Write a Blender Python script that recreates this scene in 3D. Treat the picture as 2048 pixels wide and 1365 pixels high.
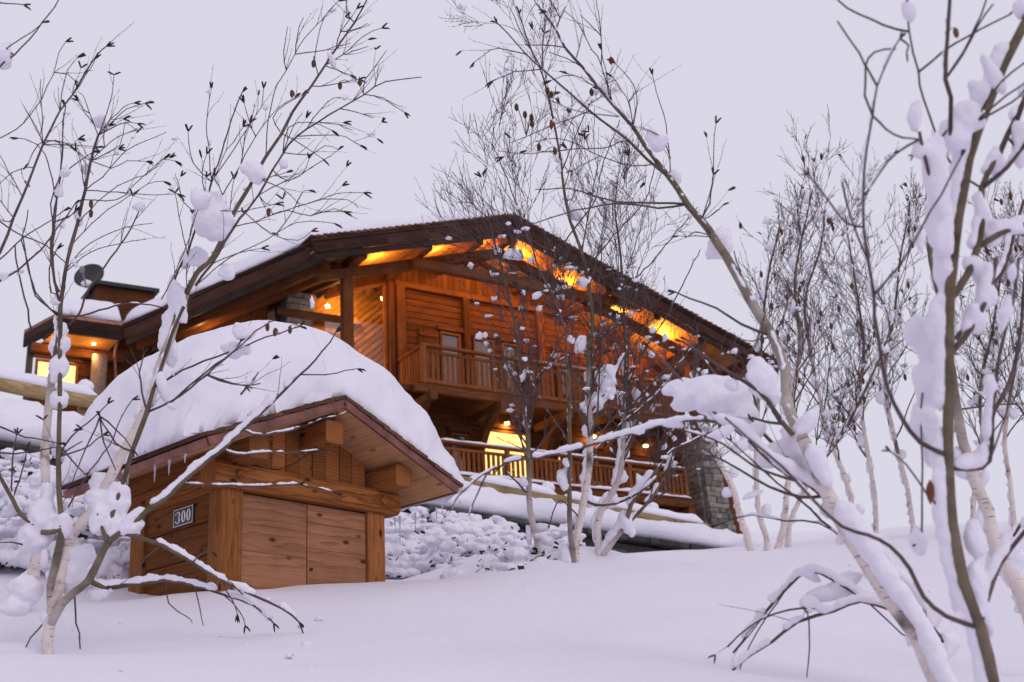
import bpy, bmesh, math, random
import numpy as np
from mathutils import Vector, Matrix, noise as mnoise
random.seed(7)
for o in list(bpy.data.objects): bpy.data.objects.remove(o)
SC = bpy.context.scene
COL = SC.collection
# ------------------------------------------------------------------ camera
FPX = 2550.0                       # focal length in pixels of a 2048 px wide frame
PITCH = math.atan(936.0/FPX); ROLL = math.atan(.0545)
CAM = Vector((0, 0, 1.5))
FW = Vector((0, math.cos(PITCH), math.sin(PITCH)))
_r0 = Vector((1, 0, 0)); _u0 = Vector((0, -math.sin(PITCH), math.cos(PITCH)))
RT = _r0*math.cos(ROLL) - _u0*math.sin(ROLL)
UP = _u0*math.cos(ROLL) + _r0*math.sin(ROLL)
cd = bpy.data.cameras.new('camera'); cam = bpy.data.objects.new('camera', cd); COL.objects.link(cam)
cd.sensor_width = 36; cd.lens = FPX/2048*36; cd.clip_start = .05; cd.clip_end = 3000
m = Matrix((RT, UP, -FW)).transposed().to_4x4(); m.translation = CAM; cam.matrix_world = m
cd.dof.use_dof = True; cd.dof.focus_distance = 8.6; cd.dof.aperture_fstop = 3.2
SC.camera = cam
# ------------------------------------------------------------------ sky, sun, exposure
W = bpy.data.worlds.new('World'); SC.world = W; W.use_nodes = True
nt = W.node_tree; nt.nodes.clear()
sky = nt.nodes.new('ShaderNodeTexSky'); sky.sky_type = 'NISHITA'; sky.sun_disc = False
sky.sun_elevation = math.radians(32); sky.sun_rotation = math.radians(140); sky.dust_density = 3; sky.air_density = 1.2
bg1 = nt.nodes.new('ShaderNodeBackground'); bg1.inputs[1].default_value = .05
nt.links.new(sky.outputs[0], bg1.inputs[0])
bg2 = nt.nodes.new('ShaderNodeBackground'); bg2.inputs[0].default_value = (.745, .722, .835, 1); bg2.inputs[1].default_value = 1.0
mx = nt.nodes.new('ShaderNodeMixShader'); mx.inputs[0].default_value = .93   # closed overcast over a thin share of clear sky
wo = nt.nodes.new('ShaderNodeOutputWorld')
nt.links.new(bg1.outputs[0], mx.inputs[1]); nt.links.new(bg2.outputs[0], mx.inputs[2]); nt.links.new(mx.outputs[0], wo.inputs[0])
sd = bpy.data.lights.new('sun', 'SUN'); sd.energy = .7; sd.angle = math.radians(40); sd.color = (1, .93, .9)
sun = bpy.data.objects.new('sun', sd); COL.objects.link(sun)
sun.rotation_euler = (math.radians(58), 0, math.radians(40))
SC.view_settings.view_transform = 'Standard'; SC.view_settings.look = 'None'; SC.view_settings.exposure = 0; SC.view_settings.gamma = 1
SC.cycles.use_denoising = True; SC.cycles.max_bounces = 8; SC.cycles.sample_clamp_indirect = 6
SC.cycles.use_adaptive_sampling = True; SC.cycles.adaptive_threshold = .02

def ray(x, y): return FW + RT*((x-1024)/FPX) - UP*((y-682.5)/FPX)
def at(x, y, d): return CAM + ray(x, y)*d
# ------------------------------------------------------------------ materials
def _mat(name):
    m = bpy.data.materials.new(name); m.use_nodes = True
    n = m.node_tree.nodes; return m, m.node_tree, n['Principled BSDF']
def N(t, kind, **kw):
    n = t.nodes.new('ShaderNode'+kind)
    for k, v in kw.items():
        if k.startswith('i_'):
            n.inputs[int(k[2:]) if k[2:].isdigit() else k[2:].replace('_', ' ')].default_value = v
        else: setattr(n, k, v)
    return n
def ramp(t, src, stops):
    r = t.nodes.new('ShaderNodeValToRGB'); e = r.color_ramp.elements
    while len(e) < len(stops): e.new(.5)
    for k, (p, c) in enumerate(stops): e[k].position = p; e[k].color = (*c, 1) if len(c) == 3 else c
    t.links.new(src, r.inputs[0]); return r.outputs[0]
def mixc(t, fac, a, b, mode='MIX'):
    n = t.nodes.new('ShaderNodeMix'); n.data_type = 'RGBA'; n.blend_type = mode
    for s, v in ((0, fac), (6, a), (7, b)):
        if hasattr(v, 'links'): t.links.new(v, n.inputs[s])
        else: n.inputs[s].default_value = v if s == 0 else (*v, 1)
    return n.outputs[2]
def wood(name, dark, light, ring=9.0, fine=1.0, vary=.35, knot=(.05, .02, .01), rough=.7, knots=.5, bump=.25):
    """grain runs along the piece's own X axis"""
    m, t, b = _mat(name)
    tc = N(t, 'TexCoord'); oi = N(t, 'ObjectInfo')
    mul = N(t, 'VectorMath', operation='MULTIPLY_ADD'); mul.inputs[1].default_value = (61, 37, 23)
    cmb = N(t, 'CombineXYZ')
    for k in range(3): t.links.new(oi.outputs['Random'], cmb.inputs[k])
    t.links.new(cmb.outputs[0], mul.inputs[0]); t.links.new(tc.outputs['Object'], mul.inputs[2])
    # rings: centre line wanders from piece to piece
    off = N(t, 'MapRange', i_From_Min=0, i_From_Max=1, i_To_Min=-.14, i_To_Max=.14)
    t.links.new(oi.outputs['Random'], off.inputs[0])
    cm2 = N(t, 'CombineXYZ'); t.links.new(off.outputs[0], cm2.inputs[1]); cm2.inputs[2].default_value = .035
    ad = N(t, 'VectorMath', operation='ADD'); t.links.new(tc.outputs['Object'], ad.inputs[0]); t.links.new(cm2.outputs[0], ad.inputs[1])
    sep = N(t, 'SeparateXYZ'); t.links.new(mul.outputs[0], sep.inputs[0])
    warp = N(t, 'TexNoise', i_Scale=1.0, i_Detail=2.0); 
    mp = N(t, 'Mapping'); mp.inputs['Scale'].default_value = (1.6, 5, 5); t.links.new(mul.outputs[0], mp.inputs[0]); t.links.new(mp.outputs[0], warp.inputs['Vector'])
    wsub = N(t, 'VectorMath', operation='MULTIPLY_ADD'); wsub.inputs[1].default_value = (0, .11, .11); wsub.inputs[2].default_value = (0, -.055, -.055)
    t.links.new(warp.outputs['Color'], wsub.inputs[0])
    ad2 = N(t, 'VectorMath', operation='ADD'); t.links.new(ad.outputs[0], ad2.inputs[0]); t.links.new(wsub.outputs[0], ad2.inputs[1])
    wv = N(t, 'TexWave', wave_type='RINGS', rings_direction='X', wave_profile='SAW', i_Scale=ring, i_Distortion=1.2, i_Detail=2.0)
    wv.inputs['Detail Scale'].default_value = 1.5
    t.links.new(ad2.outputs[0], wv.inputs[0])
    fn = N(t, 'TexNoise', i_Scale=1.0, i_Detail=4.0); mp2 = N(t, 'Mapping'); mp2.inputs['Scale'].default_value = (5*fine, 150*fine, 150*fine)
    t.links.new(mul.outputs[0], mp2.inputs[0]); t.links.new(mp2.outputs[0], fn.inputs['Vector'])
    c = ramp(t, wv.outputs['Fac'], [(0, light), (.62, tuple(.55*a+.45*d for a, d in zip(light, dark))), (.9, dark), (1, light)])
    c = mixc(t, .38, c, ramp(t, fn.outputs['Fac'], [(.3, tuple(x*.62 for x in dark)), (.7, tuple(min(1, x*1.2) for x in light))]), 'MIX')
    # blotches of weather
    bl = N(t, 'TexNoise', i_Scale=2.3, i_Detail=3.0); t.links.new(mul.outputs[0], bl.inputs['Vector'])
    c = mixc(t, .55, c, ramp(t, bl.outputs['Fac'], [(.3, (.55, .52, .5)), (.65, (1.05, 1.03, 1))]), 'MULTIPLY')
    if knots:
        vo = N(t, 'TexVoronoi', i_Scale=1.0); mp3 = N(t, 'Mapping'); mp3.inputs['Scale'].default_value = (4.2, 8.5, 8.5)
        t.links.new(mul.outputs[0], mp3.inputs[0]); t.links.new(mp3.outputs[0], vo.inputs['Vector'])
        kf = ramp(t, vo.outputs['Distance'], [(.08, (knots*2, )*3), (.17, (0, 0, 0))])
        c = mixc(t, kf, c, knot)
    hv = N(t, 'MapRange', i_From_Min=0, i_From_Max=1, i_To_Min=1-vary, i_To_Max=1+vary*.6); 
    fr = N(t, 'Math', operation='FRACT'); fm = N(t, 'Math', operation='MULTIPLY', i_1=7.31); t.links.new(oi.outputs['Random'], fm.inputs[0]); t.links.new(fm.outputs[0], fr.inputs[0])
    t.links.new(fr.outputs[0], hv.inputs[0])
    hs = N(t, 'HueSaturation'); t.links.new(hv.outputs[0], hs.inputs['Value']); t.links.new(c, hs.inputs['Color'])
    t.links.new(hs.outputs[0], b.inputs['Base Color'])
    b.inputs['Roughness'].default_value = rough; b.inputs['Specular IOR Level'].default_value = .08
    bp = N(t, 'Bump', i_Strength=bump, i_Distance=.004); t.links.new(fn.outputs['Fac'], bp.inputs['Height']); t.links.new(bp.outputs[0], b.inputs['Normal'])
    return m
def snow_mat(name, base=(.80, .785, .86), scale=30, strength=.35, dist=.02):
    m, t, b = _mat(name)
    tc = N(t, 'NewGeometry')
    n1 = N(t, 'TexNoise', i_Scale=scale, i_Detail=6.0, i_Roughness=.65); t.links.new(tc.outputs['Position'], n1.inputs['Vector'])
    n2 = N(t, 'TexNoise', i_Scale=scale*7, i_Detail=3.0); t.links.new(tc.outputs['Position'], n2.inputs['Vector'])
    ad = N(t, 'Math', operation='MULTIPLY_ADD', i_1=.25); t.links.new(n2.outputs['Fac'], ad.inputs[0]); t.links.new(n1.outputs['Fac'], ad.inputs[2])
    bp = N(t, 'Bump', i_Strength=strength, i_Distance=dist); t.links.new(ad.outputs[0], bp.inputs['Height']); t.links.new(bp.outputs[0], b.inputs['Normal'])
    b.inputs['Base Color'].default_value = (*base, 1); b.inputs['Roughness'].default_value = .75; b.inputs['Specular IOR Level'].default_value = .15
    return m
def plain(name, col, rough=.6, metal=0, spec=.3, nscale=0, namp=.3):
    m, t, b = _mat(name)
    b.inputs['Base Color'].default_value = (*col, 1); b.inputs['Roughness'].default_value = rough; b.inputs['Metallic'].default_value = metal; b.inputs['Specular IOR Level'].default_value = spec
    if nscale:
        g = N(t, 'TexCoord'); oi = N(t, 'ObjectInfo'); ad = N(t, 'VectorMath', operation='ADD'); t.links.new(g.outputs['Object'], ad.inputs[0])
        sc_ = N(t, 'VectorMath', operation='SCALE', i_3=40.0); cb = N(t, 'CombineXYZ'); t.links.new(oi.outputs['Random'], cb.inputs[0]); t.links.new(oi.outputs['Random'], cb.inputs[1])
        t.links.new(cb.outputs[0], sc_.inputs[0]); t.links.new(sc_.outputs[0], ad.inputs[1])
        n = N(t, 'TexNoise', i_Scale=nscale, i_Detail=5.0, i_Roughness=.6); t.links.new(ad.outputs[0], n.inputs['Vector'])
        c = ramp(t, n.outputs['Fac'], [(.3, tuple(x*(1-namp) for x in col)), (.7, tuple(min(1, x*(1+namp)) for x in col))])
        hs = N(t, 'HueSaturation'); mr = N(t, 'MapRange', i_To_Min=1-namp*.8, i_To_Max=1+namp*.6); t.links.new(oi.outputs['Random'], mr.inputs[0])
        t.links.new(mr.outputs[0], hs.inputs['Value']); t.links.new(c, hs.inputs['Color']); t.links.new(hs.outputs[0], b.inputs['Base Color'])
        bp = N(t, 'Bump', i_Strength=.4, i_Distance=.01); t.links.new(n.outputs['Fac'], bp.inputs['Height']); t.links.new(bp.outputs[0], b.inputs['Normal'])
    return m
def glow(name, col, s, nscale=0):
    m, t, b = _mat(name)
    b.inputs['Base Color'].default_value = (.3, .2, .1, 1); b.inputs['Emission Color'].default_value = (*col, 1); b.inputs['Emission Strength'].default_value = s
    return m
M = {}
M['snow'] = snow_mat('snow', (.79, .765, .85), 26, .5, .012)
M['snow_ground'] = snow_mat('snow_ground', (.775, .745, .835), 9, .55, .02)
M['snow_far'] = snow_mat('snow_far', (.775, .755, .845), 9, .5, .04)
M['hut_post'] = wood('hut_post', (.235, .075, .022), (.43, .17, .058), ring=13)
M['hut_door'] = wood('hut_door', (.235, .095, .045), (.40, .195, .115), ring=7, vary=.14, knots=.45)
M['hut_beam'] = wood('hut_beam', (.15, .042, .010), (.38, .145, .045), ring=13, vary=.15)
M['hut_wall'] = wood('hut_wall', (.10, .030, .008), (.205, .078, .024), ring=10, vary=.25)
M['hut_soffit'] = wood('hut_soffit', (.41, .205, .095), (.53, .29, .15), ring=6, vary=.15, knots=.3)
M['shingle'] = wood('shingle', (.075, .035, .025), (.16, .085, .06), ring=9, vary=.5, knots=0)
M['chalet_wall'] = wood('chalet_wall', (.066, .019, .006), (.145, .048, .016), ring=8, fine=.5, vary=.32)
M['chalet_beam'] = wood('chalet_beam', (.072, .022, .008), (.155, .053, .019), ring=8, fine=.5, vary=.25)
M['chalet_rail'] = wood('chalet_rail', (.13, .04, .013), (.245, .083, .029), ring=8, fine=.5, vary=.25)
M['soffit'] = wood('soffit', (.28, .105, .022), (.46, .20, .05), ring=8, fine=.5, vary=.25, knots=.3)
M['fascia'] = wood('fascia', (.022, .010, .008), (.075, .036, .028), ring=8, fine=.4, vary=.45, knots=.4)
M['dark_board'] = wood('dark_board', (.02, .013, .012), (.045, .03, .028), ring=8, knots=0)
M['log'] = wood('log', (.22, .15, .07), (.42, .31, .16), ring=10, fine=.6, vary=.25)
M['copper'] = plain('copper', (.21, .085, .07), .45, .55, .5, 6, .45)
M['gutter'] = plain('gutter', (.20, .085, .065), .45, .6, .5, 5, .3)
M['black'] = plain('black', (.012, .012, .014), .5)
M['iron'] = plain('iron', (.03, .03, .035), .5, .6)
M['stone'] = plain('stone', (.17, .155, .14), .85, 0, .2, 7, .5)
M['stone_dark'] = plain('stone_dark', (.06, .065, .06), .9, 0, .2, 6, .5)
M['mortar'] = plain('mortar', (.07, .065, .06), .95, 0, .1, 20, .3)
M['leaf_dark'] = plain('leaf_dark', (.035, .04, .032), .8, 0, .2, 9, .5)
M['leaf_brown'] = plain('leaf_brown', (.17, .045, .018), .7, 0, .3, 30, .4)
M['catkin'] = plain('catkin', (.035, .02, .018), .8)
M['cone'] = plain('cone', (.11, .05, .028), .85, 0, .2, 90, .6)
M['plate'] = plain('plate', (.018, .019, .03), .3, 0, .5)
M['enamel'] = plain('enamel', (.78, .77, .76), .35, 0, .5)
M['old_log'] = wood('old_log', (.12, .085, .065), (.26, .19, .15), ring=10, fine=.6, vary=.2)
M['dish'] = plain('dish', (.015, .015, .02), .45, 0, .5, 8, .2)
M['grey_metal'] = plain('grey_metal', (.25, .25, .27), .45, .5)
M['lit'] = glow('lit_window', (1, .66, .22), 1.55)
M['lit_hot'] = glow('lit_window_bright', (1, .66, .20), 1.7)
M['lamp'] = glow('lamp_glow', (1, .72, .3), 9)
m, t, b = _mat('pane'); b.inputs['Base Color'].default_value = (.07, .045, .045, 1); b.inputs['Roughness'].default_value = .08; b.inputs['Specular IOR Level'].default_value = .9; b.inputs['IOR'].default_value = 1.65
M['pane'] = m
m, t, b = _mat('clear_pane'); t.nodes.remove(b)
g_ = N(t, 'BsdfGlossy', i_Roughness=.03); g_.inputs[0].default_value = (.9, .9, .95, 1); tr = N(t, 'BsdfTransparent'); ms = N(t, 'MixShader'); ms.inputs[0].default_value = .03
t.links.new(tr.outputs[0], ms.inputs[1]); t.links.new(g_.outputs[0], ms.inputs[2]); t.links.new(ms.outputs[0], t.nodes['Material Output'].inputs[0]); M['clear_pane'] = m
m, t, b = _mat('ice'); b.inputs['Base Color'].default_value = (.82, .82, .9, 1); b.inputs['Roughness'].default_value = .15; b.inputs['Transmission Weight'].default_value = .75; b.inputs['IOR'].default_value = 1.31; M['ice'] = m
def bark():
    """pale birch bark on thick wood, brown purple on thin twigs: driven by the wood's own thickness (rad)"""
    m, t, b = _mat('birch_bark')
    at_ = N(t, 'Attribute', attribute_name='rad'); g = N(t, 'NewGeometry'); at2 = N(t, 'Attribute', attribute_name='along')
    n1 = N(t, 'TexNoise', i_Scale=7.0, i_Detail=4.0, i_Roughness=.7); t.links.new(g.outputs['Position'], n1.inputs['Vector'])
    mp = N(t, 'Mapping'); mp.inputs['Scale'].default_value = (18, 18, 95); t.links.new(g.outputs['Position'], mp.inputs[0])
    n2 = N(t, 'TexNoise', i_Scale=1.0, i_Detail=2.0); t.links.new(mp.outputs[0], n2.inputs['Vector'])
    pale = ramp(t, n1.outputs['Fac'], [(.28, (.26, .18, .14)), (.42, (.64, .55, .52)), (.75, (.76, .68, .66))])
    pale = mixc(t, ramp(t, n2.outputs['Fac'], [(.62, (0, 0, 0)), (.70, (.75, .75, .75))]), pale, (.07, .05, .04))
    n3 = N(t, 'TexNoise', i_Scale=3.2, i_Detail=3.0); t.links.new(g.outputs['Position'], n3.inputs['Vector'])
    pale = mixc(t, ramp(t, n3.outputs['Fac'], [(.60, (0, 0, 0)), (.68, (.9, .9, .9))]), pale, (.045, .035, .03))
    mid = ramp(t, n1.outputs['Fac'], [(.3, (.045, .032, .022)), (.7, (.19, .145, .088))])
    dk = ramp(t, n1.outputs['Fac'], [(.3, (.055, .036, .040)), (.7, (.12, .082, .084))])
    c = mixc(t, ramp(t, at_.outputs['Fac'], [(.006, (0, 0, 0)), (.012, (1, 1, 1))]), dk, mid)
    c = mixc(t, ramp(t, at_.outputs['Fac'], [(.0190, (0, 0, 0)), (.0265, (1, 1, 1))]), c, pale)
    t.links.new(c, b.inputs['Base Color']); b.inputs['Roughness'].default_value = .7; b.inputs['Specular IOR Level'].default_value = .25
    bp = N(t, 'Bump', i_Strength=.5, i_Distance=.004); t.links.new(n2.outputs['Fac'], bp.inputs['Height']); t.links.new(bp.outputs[0], b.inputs['Normal'])
    return m
M['bark'] = bark()
# ------------------------------------------------------------------ helpers
def tag(o, label=None, cat=None, group=None, kind=None):
    if label: o['label'] = label
    if cat: o['category'] = cat
    if group: o['group'] = group
    if kind: o['kind'] = kind
    return o
def link(o, parent=None):
    COL.objects.link(o)
    if parent is not None: o.parent = parent
    return o
def empty(name, loc=(0, 0, 0), rz=0):
    o = bpy.data.objects.new(name, None); o.empty_display_size = .2; o.location = loc; o.rotation_euler = (0, 0, rz); COL.objects.link(o); return o
def mesh(name, V_, F_, mat, parent=None, smooth=False):
    me = bpy.data.meshes.new(name); me.from_pydata([tuple(v) for v in V_], [], F_); me.materials.append(mat)
    if smooth: me.polygons.foreach_set('use_smooth', [True]*len(me.polygons))
    me.update(); return link(bpy.data.objects.new(name, me), parent)
_bc = {}
def bar_mesh(L, w, h, c, mat, jit=0):
    k = (round(L, 3), round(w, 3), round(h, 3), round(c, 4), mat.name)
    if k in _bc: return _bc[k]
    y, z = w/2, h/2; c = min(c, y*.45, z*.45)
    sec = [(-y+c, -z), (y-c, -z), (y, -z+c), (y, z-c), (y-c, z), (-y+c, z), (-y, z-c), (-y, -z+c)]
    V_ = [(0, a, b_) for a, b_ in sec]+[(L, a, b_) for a, b_ in sec]
    F_ = [(k_, (k_+1) % 8, 8+(k_+1) % 8, 8+k_) for k_ in range(8)]+[tuple(range(7, -1, -1)), tuple(range(8, 16))]
    F_ = [f[::-1] for f in F_[:8]]+[F_[8][::-1], F_[9][::-1]]
    F_ = [f[::-1] for f in F_]
    me = bpy.data.meshes.new('bar'); me.from_pydata(V_, [], F_); me.materials.append(mat); me.update(); _bc[k] = me; return me
def bar(name, parent, p0, p1, w, h, mat, up=(0, 0, 1), c=.006):
    """a squared timber from p0 to p1: its grain runs along its length; w across, h along 'up'"""
    p0 = Vector(p0); p1 = Vector(p1); d = p1-p0; L = d.length; x = d/L; u = Vector(up); y = u.cross(x)
    if y.length < 1e-4: y = Vector((0, 1, 0)).cross(x)
    y.normalize(); z = x.cross(y)
    o = bpy.data.objects.new(name, bar_mesh(L, w, h, c, mat)); mm = Matrix((x, y, z)).transposed().to_4x4(); mm.translation = p0
    link(o, parent); o.matrix_local = mm; return o
def prism(name, parent, poly, axis, a0, a1, mat):
    """poly of (u, v) extruded along axis: x -> (a, u, v), y -> (u, a, v), z -> (u, v, a)"""
    f = {'x': lambda u, v, a: (a, u, v), 'y': lambda u, v, a: (u, a, v), 'z': lambda u, v, a: (u, v, a)}[axis]
    n = len(poly); V_ = [f(u, v, a0) for u, v in poly]+[f(u, v, a1) for u, v in poly]
    o = mesh(name, V_, [tuple(range(n)), tuple(range(2*n-1, n-1, -1))]+[(k, n+k, n+(k+1) % n, (k+1) % n) for k in range(n)], mat, parent)
    bm = bmesh.new(); bm.from_mesh(o.data); bmesh.ops.recalc_face_normals(bm, faces=bm.faces); bm.to_mesh(o.data); bm.free(); return o
def tube_geo(P, Rr, n=6, cap=True):
    P = [Vector(p) for p in P]; V_ = []; F_ = []; rad = []
    t0 = (P[1]-P[0]).normalized(); a = Vector((0, 0, 1)) if abs(t0.z) < .9 else Vector((1, 0, 0)); u = t0.cross(a).normalized()
    for k, p in enumerate(P):
        tt = (P[min(k+1, len(P)-1)]-P[max(k-1, 0)])
        if tt.length < 1e-9: tt = t0
        tt.normalize(); u = (u-tt*u.dot(tt))
        if u.length < 1e-6: u = tt.orthogonal()
        u.normalize(); v = tt.cross(u); r = Rr[k]
        for j in range(n):
            an = 2*math.pi*j/n; V_.append(p+u*(r*math.cos(an))+v*(r*math.sin(an))); rad.append(r)
        if k:
            b0 = (k-1)*n; b1 = k*n
            for j in range(n): F_.append((b0+j, b0+(j+1) % n, b1+(j+1) % n, b1+j))
    if cap: F_.append(tuple(range(n-1, -1, -1))); F_.append(tuple(range(len(V_)-n, len(V_))))
    return V_, F_, rad
class MB:
    def __init__(s): s.V = []; s.F = []; s.r = []
    def add(s, V_, F_, rad=None):
        b = len(s.V); s.V += [tuple(v) for v in V_]; s.F += [tuple(b+i for i in f) for f in F_]; s.r += rad if rad is not None else [0.003]*len(V_)
    def build(s, name, mat, parent=None, smooth=True, rad=False):
        if not s.V: return None
        o = mesh(name, s.V, s.F, mat, parent, smooth)
        if rad:
            a = o.data.attributes.new('rad', 'FLOAT', 'POINT'); a.data.foreach_set('value', s.r)
        return o
_ico = {}
def ico(sub):
    if sub not in _ico:
        bm = bmesh.new(); bmesh.ops.create_icosphere(bm, subdivisions=sub, radius=1); bm.verts.ensure_lookup_table()
        _ico[sub] = ([v.co.copy() for v in bm.verts], [tuple(v.index for v in f.verts) for f in bm.faces]); bm.free()
    return _ico[sub]
def melt(o, vox, disp=.0, size=.05, smooth=2):
    """run overlapping lumps of snow together into one soft body"""
    r = o.modifiers.new('melt', 'REMESH'); r.mode = 'VOXEL'; r.voxel_size = vox; r.use_smooth_shade = True
    s_ = o.modifiers.new('soft', 'SMOOTH'); s_.iterations = smooth; s_.factor = .5
    if disp:
        tx = bpy.data.textures.new('snow_lumps', 'CLOUDS'); tx.noise_scale = size; tx.noise_depth = 3
        d_ = o.modifiers.new('lumps', 'DISPLACE'); d_.texture = tx; d_.strength = disp; d_.mid_level = .5
        t2 = bpy.data.textures.new('snow_crumbs', 'CLOUDS'); t2.noise_scale = size*.36; t2.noise_depth = 2
        d_ = o.modifiers.new('crumbs', 'DISPLACE'); d_.texture = t2; d_.strength = disp*.55; d_.mid_level = .5
    return o
def fbm(p, o=3): return mnoise.fractal(p, 1.0, 2.0, o)
def blob_geo(c, rx, ry, rz, sub=3, amp=.25, fr=1.6, seed=0, rot=None):
    Vs, Fs = ico(sub); out = []; s = Vector((seed*3.17, seed*1.31, seed*7.7))
    for v in Vs:
        k = 1+amp*fbm(v*fr+s, 3)+amp*.35*mnoise.noise(v*fr*4+s)
        q = Vector((v.x*rx*k, v.y*ry*k, v.z*rz*k))
        if rot: q = rot @ q
        out.append(c+q)
    return out, Fs
def disc(name, parent, c, nrm, r, th, mat, n=10):
    nrm = Vector(nrm).normalized(); V_, F_, _ = tube_geo([Vector(c), Vector(c)+nrm*th], [r, r], n); return mesh(name, V_, F_, mat, parent)
def light(parent, p, e, col=(1, .55, .16), r=.06):
    l = bpy.data.lights.new('lamp_light', 'POINT'); l.energy = e; l.color = col; l.shadow_soft_size = r
    o = bpy.data.objects.new('lamp_light', l); link(o, parent); o.location = p; return o
class Frame:
    def __init__(s, o, ang):
        a = math.radians(ang); s.o = Vector(o); s.X = Vector((math.sin(a), math.cos(a), 0)); s.Y = Vector((-math.cos(a), math.sin(a), 0)); s.rz = math.atan2(s.X.y, s.X.x)
    def w(s, x, y, z): return s.o+s.X*x+s.Y*y+Vector((0, 0, z))
    def loc(s, P): q = Vector(P)-s.o; return Vector((q.dot(s.X), q.dot(s.Y), q.z))
    def onY(s, px, py, Y):
        r = ray(px, py); t_ = (Y-(CAM-s.o).dot(s.Y))/r.dot(s.Y); return s.loc(CAM+r*t_)
    def onZ(s, px, py, Z):
        r = ray(px, py); t_ = (Z-(CAM-s.o).z)/r.z; return s.loc(CAM+r*t_)
HUT = Frame(at(441, 1179, 8.0), 41.5)
CH = Frame(at(846, 687, 31.5), 56.8)
# ------------------------------------------------------------------ ground
ctrl = [(0, 1364, 4.2), (500, 1364, 4.2), (1024, 1364, 4.2), (1500, 1364, 4.6), (1880, 1364, 5.4), (2047, 1364, 5.2), (2250, 1364, 5.2), (97, 1310, 6.3), (-150, 1300, 6.0), (40, 1215, 7.6), (259, 1214, 8.25),
        (350, 1196, 8.1), (441, 1184, 8.0), (613, 1173, 8.5), (775, 1162, 8.95), (640, 1290, 6.0), (1200, 1280, 6.0), (1700, 1280, 6.4), (2000, 1250, 6.6), (900, 1170, 9.8), (1146, 1134, 10.0), (1078, 1117, 10.3),
        (1199, 1121, 10.2), (1300, 1120, 10.8), (1500, 1116, 11.0), (1700, 1106, 11.2), (2040, 1092, 11.2), (2300, 1070, 11),
        (860, 1168, 11.0), (960, 1150, 11.0), (850, 1120, 12.6), (960, 1075, 15.0), (850, 1060, 14.6), (1080, 1100, 15.5), (1250, 1107, 17.2), (1420, 1106, 19.4), (1500, 1104, 20.5),
        (120, 1130, 9.4), (120, 1010, 12.0), (0, 940, 13.6), (-200, 900, 13.2), (0, 1120, 9.4), (-250, 1150, 9.0), (500, 1010, 14.0),
        (1600, 1098, 14.0), (1900, 1085, 14.0), (1560, 1090, 22.0), (1700, 1082, 24.0), (2040, 1070, 24.0), (1560, 1084, 45.0), (2040, 1066, 45.0), (2500, 1045, 45.0), (1560, 1084, 90.0), (2040, 1066, 90.0), (2500, 1045, 90.0)]
cp = [at(*c) for c in ctrl]
cp += [Vector(q) for q in ((0, 2.4, 1.15), (-2, 2.2, 1.1), (2, 2.0, .8), (1.6, 3.4, 1.25), (0, 0, 0), (-3, 0, 0), (3, 0, 0), (0, -10, -.6), (-12, -10, -.6), (12, -10, -.6), (-12, 4, 2.0), (10, 4, 1.6), (12, 10, 3.0), (-14, 12, 4.2),
       (-30, -20, 0), (30, -20, -1), (-30, 10, 4), (-14, 24, 5.0), (-2, 24, 4.4), (4, 30, 5.5), (-6, 40, 8), (-30, 40, 9), (30, 12, 3.2), (60, 30, 8), (-60, 60, 14), (-20, 90, 22), (60, -30, -4), (-60, -30, -2))]
A = np.array([[p.x, p.y] for p in cp]); Z = np.array([p.z for p in cp]); n = len(cp)
def tps(r2): return np.where(r2 > 1e-9, r2*np.log(np.maximum(r2, 1e-9)), 0)
d2 = ((A[:, None]-A[None])**2).sum(-1); K = np.zeros((n+3, n+3)); K[:n, :n] = tps(d2)+np.eye(n)*.15; K[:n, n] = 1; K[:n, n+1:] = A; K[n, :n] = 1; K[n+1:, :n] = A.T
Wt = np.linalg.solve(K, np.concatenate([Z, [0, 0, 0]]))
def ground_np(XY): return tps(((XY[:, None]-A[None])**2).sum(-1)) @ Wt[:n]+Wt[n]+XY @ Wt[n+1:]
def ground(x, y): return float(ground_np(np.array([[x, y]]))[0])
wells = [(at(*q).x, at(*q).y) for q in ((97, 1318, 6.35), (41, 1222, 7.45), (1078, 1122, 10.1), (1148, 1138, 9.9), (1199, 1124, 10.1))]
gu = np.sinh(np.linspace(-3.9, 3.9, 210))*3.2/1.3; gu *= 70/gu.max()
gv = np.concatenate([np.linspace(-30, 2, 14)[:-1], np.linspace(2, 22, 190)[:-1], np.geomspace(22, 140, 50)])
XY = np.array([[x, y] for y in gv for x in gu]); gz = ground_np(XY)
for k in range(len(gz)):
    x, y = XY[k]
    gz[k] += .055*mnoise.noise(Vector((x*.6, y*.6, 0)))+.02*mnoise.noise(Vector((x*1.9, y*1.9, 3)))+.006*mnoise.noise(Vector((x*5, y*5, 7)))
    if y < 40: # hollow round the two nearest posts of the hut, mound by the trunks
        for (bx, by, hh, ss) in ((-.45, 10.7, .16, .5), (.3, 10.15, .10, .55), (.65, 10.4, .06, .4)):
            gz[k] += hh*math.exp(-((x-bx)**2+(y-by)**2)/ss**2)
        for (bx, by) in wells: gz[k] -= .07*math.exp(-((x-bx)**2+(y-by)**2)/.13**2)
nx, ny = len(gu), len(gv)
go = mesh('snow_ground', np.c_[XY, gz].tolist(), [(j*nx+i, j*nx+i+1, (j+1)*nx+i+1, (j+1)*nx+i) for j in range(ny-1) for i in range(nx-1)], M['snow_ground'], None, True)
tag(go, 'smooth snow covered ground rising towards the house', 'snow', kind='structure')
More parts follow.
